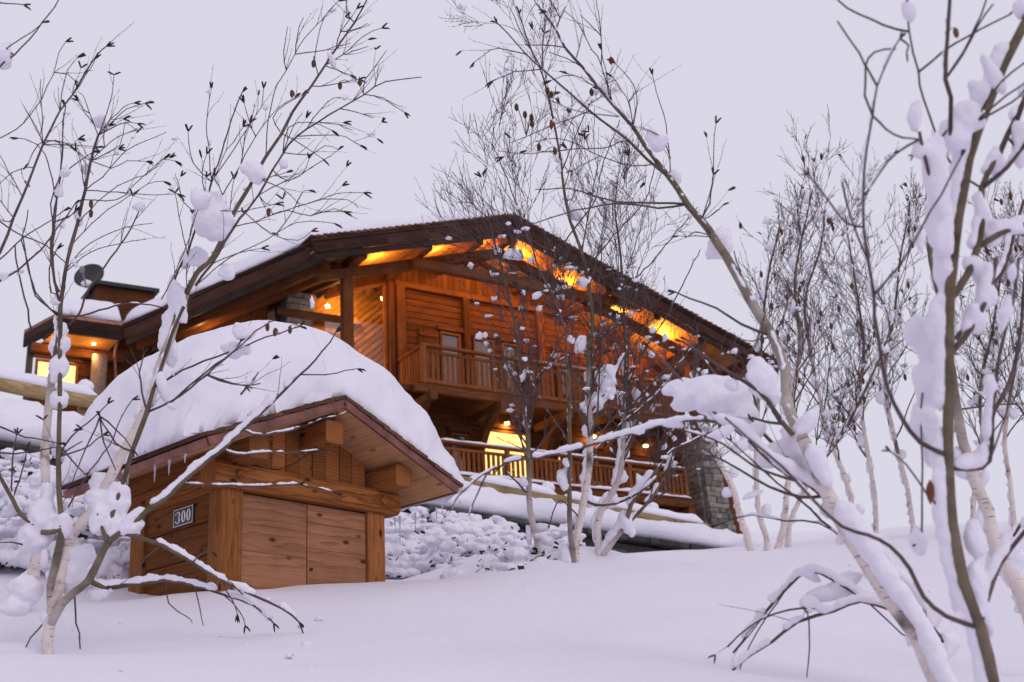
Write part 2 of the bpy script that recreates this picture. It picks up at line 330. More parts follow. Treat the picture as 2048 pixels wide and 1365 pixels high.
# ------------------------------------------------------------------ snow pieces
def snow_strip(name, parent, P, w, h, mat, seed=0, seg=.08, amp=.35, n=9):
    """a loaf of snow lying along a rail: half round on top, flat below"""
    pts = []
    P = [Vector(p) for p in P]
    for a, b_ in zip(P[:-1], P[1:]):
        k = max(2, int((b_-a).length/seg))
        pts += [a.lerp(b_, i/k) for i in range(k)]
    pts.append(P[-1]); V_ = []; F_ = []
    for i, p in enumerate(pts):
        d = (pts[min(i+1, len(pts)-1)]-pts[max(i-1, 0)]); d.z = 0; d.normalize(); s = Vector((-d.y, d.x, 0))
        e = min(1, (i+.15)/3, (len(pts)-.85-i)/3)
        q = 1+amp*fbm(Vector((i*seg*2.2, seed*9.1, 0)), 3)
        for j in range(n):
            a = math.pi*j/(n-1); V_.append(p+s*(math.cos(a)*w*.5*(.85+.15*q)*(.4+.6*e))+Vector((0, 0, math.sin(a)**.8*h*q*e-.004*(j in (0, n-1)))))
        if i:
            for j in range(n-1): F_.append(((i-1)*n+j, (i-1)*n+j+1, i*n+j+1, i*n+j))
            F_.append(((i-1)*n+n-1, (i-1)*n, i*n, i*n+n-1))
    F_.append(tuple(range(n))); F_.append(tuple(range(len(V_)-1, len(V_)-n-1, -1)))
    F_ = [f[::-1] for f in F_]
    o = mesh(name, V_, F_, mat, parent, True)
    bm = bmesh.new(); bm.from_mesh(o.data); bmesh.ops.recalc_face_normals(bm, faces=bm.faces); bm.to_mesh(o.data); bm.free(); return o
def snow_grid(name, parent, fXYZ, nu, nv, amp, fr, mat, seed=0):
    """closed body: fXYZ(u, v) -> (base point, thickness) for u, v in -1..1; thickness 0 at the rim"""
    V_ = []; F_ = []; top = []
    for j in range(nv+1):
        for i in range(nu+1):
            u = -1+2*i/nu; v = -1+2*j/nv; u = math.copysign(1-(1-abs(u))**1.5, u) if u else 0; v = math.copysign(1-(1-abs(v))**1.5, v) if v else 0
            b_, th = fXYZ(u, v); b_ = Vector(b_); p = b_+Vector((0, 0, th))
            q = p*fr+Vector((seed, seed*2.3, 0)); dn = Vector((fbm(q, 4), fbm(q+Vector((31, 7, 3)), 4), fbm(q+Vector((5, 17, 41)), 4)))
            edge = max(abs(u), abs(v)); dn.z *= .8
            V_.append(p+dn*(amp*(.55+1.0*edge**6)))
    for j in range(nv+1):
        for i in range(nu+1):
            u = -1+2*i/nu; v = -1+2*j/nv; b_, th = fXYZ(u*.985, v*.985); V_.append(Vector(b_)-Vector((0, 0, .002)))
    w = nu+1; off = w*(nv+1)
    for j in range(nv):
        for i in range(nu):
            F_.append((j*w+i, j*w+i+1, (j+1)*w+i+1, (j+1)*w+i)); F_.append((off+j*w+i, off+(j+1)*w+i, off+(j+1)*w+i+1, off+j*w+i+1))
    rim = [i for i in range(w)]+[j*w+nu for j in range(1, nv+1)]+[nv*w+i for i in range(nu-1, -1, -1)]+[j*w for j in range(nv-1, 0, -1)]
    for a, b_ in zip(rim, rim[1:]+rim[:1]): F_.append((a, off+a, off+b_, b_))
    return mesh(name, V_, F_, mat, parent, True)
# ------------------------------------------------------------------ the small hut with the number plate
hut = empty('wooden_hut', HUT.o, HUT.rz)
tag(hut, 'small wooden utility hut with double doors and number plate 300', 'hut')
HP = M['hut_post']
for (x, y) in ((.08, .08), (1.32, .08), (.08, 1.0), (1.32, 1.0)):
    bar('post', hut, (x, y, -.7), (x, y, .655), .16, .16, HP, up=(0, 1, 0), c=.008)
prism('back_panel', hut, [(.14, -.7), (1.26, -.7), (1.26, .66), (.14, .66)], 'y', .10, .98, M['black'])
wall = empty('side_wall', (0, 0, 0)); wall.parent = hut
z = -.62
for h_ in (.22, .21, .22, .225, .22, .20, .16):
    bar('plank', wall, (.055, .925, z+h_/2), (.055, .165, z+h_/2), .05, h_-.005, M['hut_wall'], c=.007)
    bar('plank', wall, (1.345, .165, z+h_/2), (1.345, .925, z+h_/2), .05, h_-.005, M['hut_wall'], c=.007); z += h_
for k, (x0, x1, seams) in enumerate(((.168, .703, (-.5, -.18, .02, .27, .45, .645)), (.712, 1.232, (-.5, -.2, .11, .34, .52, .645)))):
    d = empty('door', (0, 0, 0)); d.parent = hut; d['label'] = ('left leaf of the hut door', 'right leaf of the hut door with the lock')[k]
    for a, b_ in zip(seams[:-1], seams[1:]):
        bar('plank', d, (x0, .045, (a+b_)/2), (x1, .045, (a+b_)/2), .035, b_-a-.0015, M['hut_door'], c=.0012)
    if k: disc('lock', d, (.742, .0275, .20), (0, -1, 0), .011, .010, M['iron'])
bm_ = bar('lintel_beam', hut, (-.10, .03, .738), (1.50, .03, .738), .18, .165, M['hut_beam'], c=.03)
for x in (.08, 1.33):
    q = prism('peg', bm_, [(-.034, 0), (0, -.034), (.034, 0), (0, .034)], 'y', -.022, .0, M['hut_beam'])
    q.location = (x+.10, -.09, .0)
for x in (.08, 1.32):
    bar('wall_plate', hut, (x, .125, .735), (x, 1.30, .735), .15, .155, M['hut_beam'], c=.012)
ZR = lambda x: 1.30-.42*abs(x-.72)
x = .16; gb = empty('gable_wall', (0, 0, 0)); gb.parent = hut
while x < 1.25:
    w_ = random.choice((.115, .13, .145)); x1 = min(x+w_, 1.25); xm = (x+x1)/2
    prism('plank', gb, [(x+.003, .80), (x1-.003, .80), (x1-.003, ZR(x1)-.06), (x+.003, ZR(x)-.06)] if not x < .72 < x1 else [(x+.003, .80), (x1-.003, .80), (x1-.003, ZR(x1)-.06), (.72, ZR(.72)-.06), (x+.003, ZR(x)-.06)], 'y', .045+random.uniform(-.003, .003), .075, M['hut_post'])
    x = x1
for n_, x, z, w_, h_ in (('purlin', .72, 1.095, .15, .155), ('purlin', .09, .885, .15, .15), ('purlin', 1.36, .885, .15, .15)):
    bar(n_, hut, (x, -.25, z), (x, 1.2, z), w_, h_, M['hut_post'], c=.012)
sl = math.atan(.42); cs = math.cos(sl)
rf = empty('roof', (0, 0, 0)); rf.parent = hut
for sgn, L in ((-1, 1.10), (1, 1.09)):
    dx = Vector((sgn*cs, 0, -math.sin(sl))); nr = Vector((sgn*math.sin(sl), 0, cs)); top = Vector((.72, 0, 1.30))
    for k in range(5):                                   # soffit boards run along the eave
        a = top+dx*((k+.5)*L/5*1.06)-nr*.045
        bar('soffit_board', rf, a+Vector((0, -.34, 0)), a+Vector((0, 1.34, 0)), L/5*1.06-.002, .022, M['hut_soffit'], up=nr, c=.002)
    e = top+dx*(L*1.08)
    bar('fascia', rf, top+Vector((0, -.352, 0))-nr*.022, e+Vector((0, -.352, 0))-nr*.022, .02, .058, M['copper'], up=nr, c=.003)
    bar('eave_trim', rf, e-nr*.022+Vector((0, -.345, 0)), e-nr*.022+Vector((0, 1.345, 0)), .02, .058, M['copper'], up=nr, c=.003)
    for k in range(9):
        a = top+dx*((k+.55)*L*1.08/9)+nr*(.022)
        tl = Vector((dx.x, 0, dx.z+.07)).normalized(); nn = tl.cross(Vector((0, 1, 0)));  nn = nn if nn.z > 0 else -nn
        yy = -.365-random.uniform(0, .015)
        bar('shingle_course', rf, a+Vector((0, yy, 0)), a+Vector((0, 1.36, 0)), L*1.08/9*1.35, .024, M['shingle'], up=nn, c=.001)
# number plate
PL = empty('number_plate', (0, 0, 0)); PL.parent = hut; PL['label'] = 'dark enamel plate with white number 300'
bar('plate_body', PL, (.024, .59, .555), (.024, .355, .555), .010, .128, M['plate'], c=.003)
def flat(name, parent, poly_list, mat, d=.002):
    V_ = []; F_ = []
    for (outer, inner) in poly_list:
        if inner is None:
            b_ = len(V_); V_ += outer; F_.append(tuple(range(b_, b_+len(outer))))
        else:
            b_ = len(V_); k = len(outer); V_ += outer+inner
            F_ += [(b_+i, b_+(i+1) % k, b_+k+(i+1) % k, b_+k+i) for i in range(k)]
    return mesh(name, [(.0175, p[0], p[1]) for p in V_], F_, mat, parent)
def pl(u, v): return (.59-u, .491+v)                      # u to the reader's right, v up
rc = lambda a, b_, c_, d_: [pl(a, b_), pl(c_, b_), pl(c_, d_), pl(a, d_)]
flat('border', PL, [(rc(.006, .006, .229, .122), rc(.010, .010, .225, .118))], M['enamel'])
def zero(cx):
    K_ = 20
    return ([pl(cx+.024*math.cos(6.2832*i/K_), .064+.040*math.sin(6.2832*i/K_)) for i in range(K_)], [pl(cx+.0085*math.cos(6.2832*i/K_), .064+.034*math.sin(6.2832*i/K_)) for i in range(K_)])
def three(cx):
    out = []; inn = []
    K_ = 11
    def arc(cy, ry, a0, a1, sw):
        o_ = []; i_ = []
        for i in range(K_):
            a = math.radians(a0+(a1-a0)*i/(K_-1)); th = .0045+.0115*max(0, math.cos(a))**1.2
            o_.append((cx-.004+.025*math.cos(a), cy+ry*math.sin(a))); i_.append((cx-.004+(.025-th)*math.cos(a), cy+(ry-.0055)*math.sin(a)))
        return o_, i_
    q = []
    for cy, ry, a0, a1 in ((.0845, .0205, 165, -80), (.0455, .0225, 80, -165)):
        o_, i_ = arc(cy, ry, a0, a1, 0)
        for i in range(K_-1): q.append(([pl(*o_[i]), pl(*o_[i+1]), pl(*i_[i+1]), pl(*i_[i])], None))
    for cy in (.090, .039): q.append(([pl(cx-.029+.007*math.cos(.785*i), cy+.006*math.sin(.785*i)) for i in range(8)], None))
    return q
flat('digit', PL, three(.062), M['enamel']); flat('digit', PL, [zero(.122)], M['enamel']); flat('digit', PL, [zero(.180)], M['enamel'])
V_, F_, _ = tube_geo([(.73, -.30, 1.27), (.735, -.20, 1.17), (.72, -.14, 1.07), (.66, -.08, .985), (.56, -.02, .90), (.45, .01, .845), (.36, .0, .832), (.24, -.01, .835), (.12, .0, .84), (-.02, .04, .835), (-.06, .2, .84)], [.004]*11, 6)
mesh('cable', V_, F_, M['black'], hut, True)
# icicles along both eaves
for (x, y, L) in ((1.87, -.30, .04), (1.87, -.22, .05), (1.865, -.12, .06), (1.87, -.05, .10), (1.865, .03, .05), (1.87, .18, .12), (1.86, .34, .22), (1.865, .40, .07), (1.86, .62, .10), (1.865, .68, .26), (1.87, .75, .08), (1.865, .95, .12), (1.86, 1.1, .17), (1.865, 1.16, .09),
                  (-.44, -.22, .06), (-.44, -.05, .10), (-.445, .1, .11), (-.44, .42, .13), (-.445, .55, .06), (-.44, .85, .12), (-.44, 1.1, .08)):
    zz = ZR(x)-.055; P = [Vector((x, y, zz-L*k/5)) for k in range(6)]; V_, F_, _ = tube_geo(P, [.0085*(1-.17*k)*(.8+.4*random.random())+.0008 for k in range(6)], 6)
    mesh('icicle', V_, F_, M['ice'], hut, True)
def capf(u, v):
    X = .72+u*1.225; Y = .51+v*.835; b_ = Vector((X, Y, ZR(X)+.035+(.012 if abs(u) > .9 else 0)))
    top = 1.95-.33*(X-.68)**2-.10*(Y-.4)**2+.03*math.sin(X*3.1+Y*2)
    th = max(0, top-b_.z)*max(0, 1-abs(u)**8)**.5*max(0, 1-abs(v)**5)**.45
    if v < -.75: th *= 1-.9*math.exp(-((X-.66)/.05)**2)*(abs(v)-.75)*2   # the notch at the ridge
    return b_, th
cap = snow_grid('snow_cap', None, capf, 110, 80, .042, 3.0, M['snow'], 3)
cap.location = HUT.o; cap.rotation_euler = (0, 0, HUT.rz)
tag(cap, 'thick rounded cap of snow on the roof of the small wooden hut', 'snow')
# ------------------------------------------------------------------ retaining wall, terrace, fence
YW = -11.08
wt = lambda X: -6.70-(X+11.65)*.0563
rw = empty('retaining_wall', CH.o, CH.rz); tag(rw, 'low dark stone retaining wall under a shelf of snow behind the hut', 'wall')
prism('wall_core', rw, [(YW+.06, -9.5), (YW+.5, -9.5), (YW+.5, -7.46), (YW+.06, -7.46)], 'x', -16.0, .6, M['mortar']).rotation_euler = (0, .0563, 0)
for r_ in range(5):
    x = -16.0+random.random()*.3
    while x < .5:
        w_ = random.uniform(.22, .5); h_ = .155
        z = wt(x)-.10-r_*.165
        if r_ == 0: w_ *= 1.7; h_ = .08; z = wt(x)-.045
        bar('stone', rw, (x, YW+.1-(.09 if r_ == 0 else 0)+random.uniform(-.02, .02), z-(.03 if r_ else 0)), (x+w_-.015, YW+.1-(.09 if r_ == 0 else 0)+random.uniform(-.02, .02), z-(.03 if r_ else 0)-w_*.0563), .26, h_+random.uniform(-.012, .004), M['stone_dark'], c=.018); x += w_
zf_pts = sorted((CH.onY(px, py, -8.8).x, CH.onY(px, py, -8.8).z) for px, py in ((-40, 806), (150, 838), (560, 905), (910, 985), (1050, 1014), (1250, 1056), (1400, 1086), (1600, 1110)))
zf = lambda X: float(np.interp(X, [p[0] for p in zf_pts], [p[1] for p in zf_pts]))
prof = [(-.0, .0), (-.07, .03), (-.13, .09), (-.15, .16), (-.12, .24), (-.05, .30), (.08, .35), (.25, .375), (.42, .385), (.50, .43), (.62, .50), (.85, .55), (1.05, .565), (1.2, .60), (1.4, .66), (1.7, .70), (2.0, .74), (2.28, .86)]
V_ = []; F_ = []; xs = np.linspace(-17, 3.0, 230)
for X in xs:
    zt = zf(X)-wt(X)
    for k, (dy, f_) in enumerate(prof):
        f2 = f_*zt/.86 if k > 8 else f_*min(1, zt/.86)
        wv = .08*mnoise.noise(Vector((X*1.1, k*.35, 0)))+.045*mnoise.noise(Vector((X*3.7, k*.6, 5)))+.02*mnoise.noise(Vector((X*9, k*1.1, 9)))
        V_.append((X, YW+dy-wv*(k < 12), wt(X)+f2+wv*(1 if 2 < k < 16 else .3)))
    for Y_ in (-7.5, -4, 0, 3): V_.append((X, Y_, zf(X)-.05))
    V_.append((X, YW+.02, wt(X)-.01)) if False else None
k_ = len(prof)+4
for i in range(len(xs)-1):
    for j in range(k_-1): F_.append((i*k_+j, (i+1)*k_+j, (i+1)*k_+j+1, i*k_+j+1))
ter = mesh('snow_terrace', V_, F_, M['snow_far'], None, True); ter.location = CH.o; ter.rotation_euler = (0, 0, CH.rz)
tag(ter, 'shelf of snow lying on top of the retaining wall', 'snow', kind='structure')
fence = empty('log_fence', CH.o, CH.rz); tag(fence, 'fence of round log rails on short posts topped with snow', 'fence')
rl = [CH.onY(px, py, -8.8) for px, py in ((-260, 716), (-40, 761), (205, 808), (560, 884), (930, 967), (1120, 1003), (1412, 1058))]
def logbar(name, a, b_, r, parent, mat):
    d = b_-a; L = d.length; V_, F_, _ = tube_geo([(L*k/8, .006*math.sin(k*2.1), .006*math.cos(k*1.7)) for k in range(9)], [r*(1+.04*math.sin(k*3.1)) for k in range(9)], 12)
    o = mesh(name, V_, F_, mat, parent, True); x_ = d.normalized(); y_ = Vector((0, 0, 1)).cross(x_).normalized(); mm = Matrix((x_, y_, x_.cross(y_))).transposed().to_4x4(); mm.translation = a; o.matrix_local = mm; return o
for a, b_ in ((rl[0], rl[2]), (rl[2], rl[4]), (rl[4], rl[5]), (rl[5], rl[6])):
    logbar('top_rail', a, b_, .105, fence, M['log'])
    if a.x < -7: logbar('lower_rail', a+Vector((0, .16, -.30)), b_+Vector((0, .16, -.30)), .07, fence, M['chalet_beam'])
    snow_strip('rail_snow', fence, [a+Vector((0, 0, .055)), b_+Vector((0, 0, .055))], .20, .155, M['snow_far'], a.x, amp=.2)
for q in (rl[0].lerp(rl[2], .2), rl[0].lerp(rl[2], .93), rl[3], CH.onY(1093, 905, -8.65), CH.onY(1300, 952, -8.65)):
    zz = np.interp(q.x, [p.x for p in rl], [p.z for p in rl])
    V_, F_, _ = tube_geo([(q.x, -8.62, zf(q.x)-.3), (q.x, -8.62, zz+.16)], [.085, .08], 10); mesh('post', V_, F_, M['log'], fence, True)
    V_, F_ = blob_geo(Vector((q.x, -8.62, zz+.24)), .12, .12, .12, 3, .12, 1.3, q.x); mesh('post_snow', V_, F_, M['snow_far'], fence, True)
# ------------------------------------------------------------------ snow laden ground cover on the slope below the wall
def hit(px, py, d0=8.9, d1=19, n_=60):
    ds = np.linspace(d0, d1, n_); P = np.array([list(at(px, py, d)) for d in ds]); g = ground_np(P[:, :2]); k = np.nonzero(P[:, 2] < g)[0]
    return ds[k[0]] if len(k) and k[0] > 0 else None
shr = MB(); drk = MB(); rs = random.Random(5)
spots = []
for (x0, x1, y0, y1, n_) in ((-110, 300, 880, 1235, 3300), (730, 1160, 1000, 1172, 3300)):
    for _ in range(n_):
        px, py = rs.uniform(x0, x1), rs.uniform(y0, y1); d = hit(px, py)
        if d is None or d > 18: continue
        P = at(px, py, d); l = CH.loc(P)
        if l.y > YW-.12: continue
        if py > 1172-.16*max(0, px-870)-22*mnoise.noise(Vector((px*.012, 0, 0))) and px > 780: continue
        spots.append((P, l))
for k, (P, l) in enumerate(spots):
    big = 1.6 if mnoise.noise(P*1.1) > .25 else 1
    r_ = rs.uniform(.038, .08)*big
    hgt = .04+.16*max(0, mnoise.noise(P*1.5+Vector((3, 1, 2))))*1.5+(rs.uniform(.05, .22) if rs.random() < .15 else 0)
    V_, F_ = blob_geo(P+Vector((0, 0, hgt)), r_*rs.uniform(.9, 1.5), r_*rs.uniform(.9, 1.4), r_*rs.uniform(.5, .8), 2, .42, 1.5, k*.37, Matrix.Rotation(rs.uniform(0, 6.28), 3, 'Z')); shr.add(V_, F_)
    if rs.random() < (.5 if mnoise.noise(P*2.3) > .16 else .05):
        for _ in range(7):
            c = P+Vector((rs.uniform(-.12, .12), rs.uniform(-.16, .05), hgt-rs.uniform(.0, .10))); a = Vector((rs.uniform(-1, 1), rs.uniform(-1, 1), rs.uniform(-.6, .6)))*.035; b_ = Vector((rs.uniform(-1, 1), rs.uniform(-1, 1), rs.uniform(-1, 1)))*.022
            drk.add([c-a, c+b_, c+a, c-b_], [(0, 1, 2, 3)])
so = melt(shr.build('snowy_ground_cover', M['snow'], None), .0165, .035, .035, 2); tag(so, 'low shrubs buried in lumps of snow on the slope below the wall', 'shrubs', kind='stuff')
do = drk.build('shrub_leaves', M['leaf_dark'], None, False); tag(do, 'dark leaves showing between the lumps of snow', 'shrubs', kind='stuff')

fl = MB()
for (x0, x1, y0, y1, n_) in ((60, 640, 1230, 1345, 26), (1000, 1330, 1120, 1180, 22), (1400, 2000, 1130, 1345, 30)):
    for k in range(n_):
        px, py = rs.uniform(x0, x1), rs.uniform(y0, y1); d = hit(px, py, 4.2, 12, 90)
        if d is None: continue
        r_ = rs.choice((.006, .008, .010, .014, .02)); V_, F_ = blob_geo(at(px, py, d)+Vector((0, 0, r_*.15)), r_*1.3, r_*1.2, r_*.8, 2, .5, 1.4, k+px); fl.add(V_, F_)
tag(fl.build('fallen_snow', M['snow'], None), 'small lumps of snow dropped from the branches onto the snow', 'snow', kind='stuff')
# ------------------------------------------------------------------ the chalet
ch = empty('chalet', CH.o, CH.rz); tag(ch, 'large timber chalet with lit gable, two balconies and snow on its roof', 'chalet')
RX, RZ, SL = 2.23, 3.54, .314
zr = lambda X: RZ-SL*abs(X-RX)
XL, XR = -3.43, 11.1
xedge = lambda Y: XL-.658*max(0, Y+.66)
CW, CB, CRL, SF, FA, DB = (M[k] for k in ('chalet_wall', 'chalet_beam', 'chalet_rail', 'soffit', 'fascia', 'dark_board'))
# roof deck, one body, with its left edge running back at a slant
roof = empty('roof'); roof.parent = ch
def slab(name, parent, plan, th, mat, dz=0):
    n_ = len(plan); V_ = [(x, y, zr(x)+dz) for x, y in plan]+[(x, y, zr(x)+dz-th) for x, y in plan]
    return mesh(name, V_, [tuple(range(n_)), tuple(range(2*n_-1, n_-1, -1))]+[(k, n_+k, n_+(k+1) % n_, (k+1) % n_) for k in range(n_)], mat, parent)
slab('deck', roof, [(RX, -.93), (XL+.05, -.93), (xedge(3.79)+.05, 3.79), (xedge(3.79)+.05, 9.5), (RX, 9.5)], .05, DB, -.06)
slab('deck', roof, [(RX, -.93), (RX, 9.5), (XR, 9.5), (XR, -.93)], .05, DB, -.06)
for x1 in (XL, XR):
    sg = -1 if x1 < RX else 1; d = Vector((sg, 0, -SL)).normalized(); up = Vector((sg*SL, 0, 1)).normalized()
    a = Vector((RX, 0, RZ)); b_ = Vector((x1, 0, zr(x1)))
    def rake(name, off, h_, w_, y, mat, pieces=1):
        for k in range(pieces):
            p, q = a.lerp(b_, k/pieces), a.lerp(b_, (k+1)/pieces-(.0015 if k < pieces-1 else 0))
            o_ = Vector((0, y, 0))-up*off
            bar(name, roof, p+o_, q+o_, w_, h_, mat, up=up, c=.008)
    rake('verge_trim', .075, .07, .10, -1.0, FA, 2)
    rake('barge_board', .245, .27, .06, -.985, FA, 3)
    rake('barge_board', .46, .155, .06, -.93, DB, 2)
    n_ = int((b_-a).length/.175)
    for k in range(n_):                                  # courses of shingles, each a step over the next
        c = a.lerp(b_, (k+.6)/n_); t_ = Vector((d.x, 0, d.z+.22)).normalized(); nn = t_.cross(Vector((0, 1, 0))); nn = nn if nn.z > 0 else -nn
        y1 = 9.4 if sg > 0 or c.x > XL else 9.4
        bar('shingle_course', roof, c+Vector((0, -1.07-random.uniform(0, .03), -.005)), c+Vector((0, y1, -.005)), .245, .036, M['shingle'], up=nn, c=.003)
    # soffit boards under the eaves
    n_ = int((b_-a).length/.15)
    for k in range(n_):
        c = a.lerp(b_, (k+.5)/n_)-up*.315
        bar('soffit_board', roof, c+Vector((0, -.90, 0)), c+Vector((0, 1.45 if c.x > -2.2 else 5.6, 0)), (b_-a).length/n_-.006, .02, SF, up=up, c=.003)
# soffit, eave boards and beams of the slanting left eave
e0 = Vector((XL, -.66, zr(XL))); e1 = Vector((xedge(3.79), 3.79, zr(xedge(3.79)))); ed = (e1-e0).normalized(); side = Vector((0, 0, 1)).cross(ed).normalized()
if side.x < 0: side = -side
inn = Vector((side.x, side.y, side.x*SL)).normalized(); upn = ed.cross(inn); upn = upn if upn.z > 0 else -upn
for off, h_, y, mt in ((.09, .10, -.02, FA), (.27, .24, .0, FA), (.48, .16, .06, DB)):
    bar('eave_board', roof, e0-upn*off+inn*y-ed*.3, e1-upn*off+inn*y+ed*.06, .06, h_, mt, up=upn, c=.008)
for k in range(14):
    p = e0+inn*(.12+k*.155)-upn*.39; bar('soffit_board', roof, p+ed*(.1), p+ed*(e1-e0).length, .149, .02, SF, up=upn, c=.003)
for off, s_ in ((.55, .20), (1.25, .22), (1.9, .22)):
    p = e0+inn*off-upn*.53; bar('purlin', roof, p-ed*.1, p+ed*((e1-e0).length+.1), s_, .24, CB, up=upn, c=.015)
# purlins and front truss
for X in (-2.0, -.2, 1.3, RX, 3.7, 5.3, 6.9, 8.4, 10.1):
    zz = zr(X)-.33-(.15 if X != RX else .20); bar('purlin', roof, (X, -.80, zz), (X, 1.5, zz), .22, .27, CB, c=.018)
tr_ = empty('truss'); tr_.parent = ch
TY = -.2
for x1 in (-2.9, 9.3):
    bar('rafter', tr_, (RX, TY, zr(RX)-.76), (x1, TY, zr(x1)-.76), .20, .25, CB, c=.018)
bar('tie_beam', tr_, (-.45, TY-.20, 1.93), (7.6, TY-.20, 1.93), .19, .25, CB, c=.018)
bar('king_post', tr_, (2.62, TY-.04, 2.05), (2.62, TY-.04, 3.0), .20, .20, CB, up=(0, 1, 0), c=.018)
for a_, b2 in (((1.2, TY+.01, 2.02), (.4, TY+.01, 2.3)), ((2.5, TY+.01, 2.1), (1.3, TY+.01, 2.55)), ((2.75, TY+.01, 2.1), (3.9, TY+.01, 2.5)), ((4.9, TY+.01, 1.7), (6.0, TY+.01, 1.6))):
    bar('strut', tr_, a_, b2, .13, .14, CB, c=.012)
# walls: lying planks to the plate, standing boards in the gable
wl = empty('front_wall'); wl.parent = ch
WY = 1.45
prism('wall_core', wl, [(0, -9), (9.3, -9), (9.3, zr(9.3)-.4), (RX, zr(RX)-.4), (0, zr(0)-.4)], 'y', WY+.03, WY+.5, M['black'])
z = -3.55
while z < 2.05:
    h_ = .178; pieces = (0.0, 3.3, 6.4, 9.3)
    for a_, b2 in zip(pieces[:-1], pieces[1:]):
        if not -1.22 < z < -1.0: bar('plank', wl, (a_, WY, z+h_/2), (b2-.004, WY, z+h_/2), .06+random.uniform(0, .012), h_-.008, CW, c=.012)
    z += h_
bar('wall_plate', wl, (-.05, WY-.06, 2.12), (9.3, WY-.06, 2.12), .2, .16, CW, c=.015)
x = .0
while x < 9.2:
    zt = zr(x+.09)-.36
    if zt > 2.3: bar('board', wl, (x+.09, WY-.01, 2.2), (x+.09, WY-.01, zt), .168, .04, CW, up=(0, 1, 0) , c=.006)
    x += .178
for X, z0, z1, w_ in ((.10, -3.5, 2.05, .26), (2.08, -1.05, 2.04, .20), (4.45, -1.05, 2.04, .22), (6.6, -1.05, 2.04, .22), (9.2, -3.5, 1.2, .26), (4.5, -3.5, -1.2, .22)):
    bar('post', wl, (X, WY-.10, z0), (X, WY-.10, z1), .14, w_, CW, up=(1, 0, 0), c=.018)
bar('post', wl, (-.14, WY-.03, -3.5), (-.14, WY-.03, 2.2), .20, .16, CW, up=(1, 0, 0), c=.018)
def window(name, X0, X1, z0, z1, mat, Y=WY-.035, fr=.065, mull=False, label=None):
    w_ = empty(name); w_.parent = ch
    if label: w_['label'] = label
    prism('pane', w_, [(X0+fr*.5, z0+fr*.5), (X1-fr*.5, z0+fr*.5), (X1-fr*.5, z1-fr*.5), (X0+fr*.5, z1-fr*.5)], 'y', Y-.012, Y-.006, mat)
    for a_, b2, hz in (((X0, Y-.035, z1-fr/2), (X1, Y-.035, z1-fr/2), 1), ((X0, Y-.035, z0+fr/2), (X1, Y-.035, z0+fr/2), 1), ((X0+fr/2, Y-.03, z0+fr), (X0+fr/2, Y-.03, z1-fr), 0), ((X1-fr/2, Y-.03, z0+fr), (X1-fr/2, Y-.03, z1-fr), 0)):
        bar('frame', w_, a_, b2, .06, fr, CRL, up=(0, 0, 1) if hz else (1, 0, 0), c=.006)
    if mull: bar('frame', w_, ((X0+X1)/2, Y-.028, z0+fr), ((X0+X1)/2, Y-.028, z1-fr), .05, fr*.8, CRL, up=(1, 0, 0), c=.006)
    bar('lintel', w_, (X0-.08, Y-.05, z1+.09), (X1+.08, Y-.05, z1+.09), .10, .13, CB, c=.012); return w_
PN = M['pane']
window('window', 1.28, 1.90, -1.0, 1.0, PN); window('window', 2.28, 2.95, -1.0, .98, PN); window('window', 3.18, 3.70, -1.0, .97, PN); window('window', 4.9, 5.5, -.3, .95, PN); window('window', 7.1, 7.7, -.6, .9, PN)
def shutter(X0, X1, z0, z1):
    s_ = empty('shutter'); s_.parent = ch; n_ = 4
    for k in range(n_):
        xm = X0+(k+.5)*(X1-X0)/n_; bar('board', s_, (xm, WY-.065, z0), (xm, WY-.065, z1), .035, (X1-X0)/n_-.006, CW, up=(1, 0, 0), c=.005)
    for zz in (z0+.15, z1-.15): bar('batten', s_, (X0+.03, WY-.10, zz), (X1-.03, WY-.10, zz), .03, .09, CW, c=.006)
shutter(.62, 1.24, -1.0, .98); shutter(3.75, 4.3, -1.0, .95); shutter(.75, 1.35, -3.2, -1.55); shutter(5.0, 5.5, -3.2, -1.6)
window('window', 2.42, 3.86, -3.15, -1.52, M['lit_hot'], label='brightly lit window behind the lower balcony')
window('window', .95+.55, 2.0, -3.2, -1.75, PN); window('window', 5.65, 6.25, -3.2, -1.75, PN, label='window under the small wall lamp'); window('window', 8.2, 8.8, -3.1, -1.7, PN)
window('window', 4.75, 4.95, -2.9, -2.0, M['lit'])
# wall lamps over the lower balcony
for X, z, e_ in ((3.15, -1.36, 22), (5.95, -1.42, 22), (7.75, -1.5, 6)):
    l_ = disc('wall_lamp', ch, (X, WY-.20, z-.02), (0, 0, 1), .07, .05, M['lamp'], 12); bar('lamp_arm', l_, (X, WY-.03, z+.05), (X, WY-.2, z+.05), .02, .02, M['iron'], c=.003)
    light(l_, (X, WY-.24, z-.06), e_)
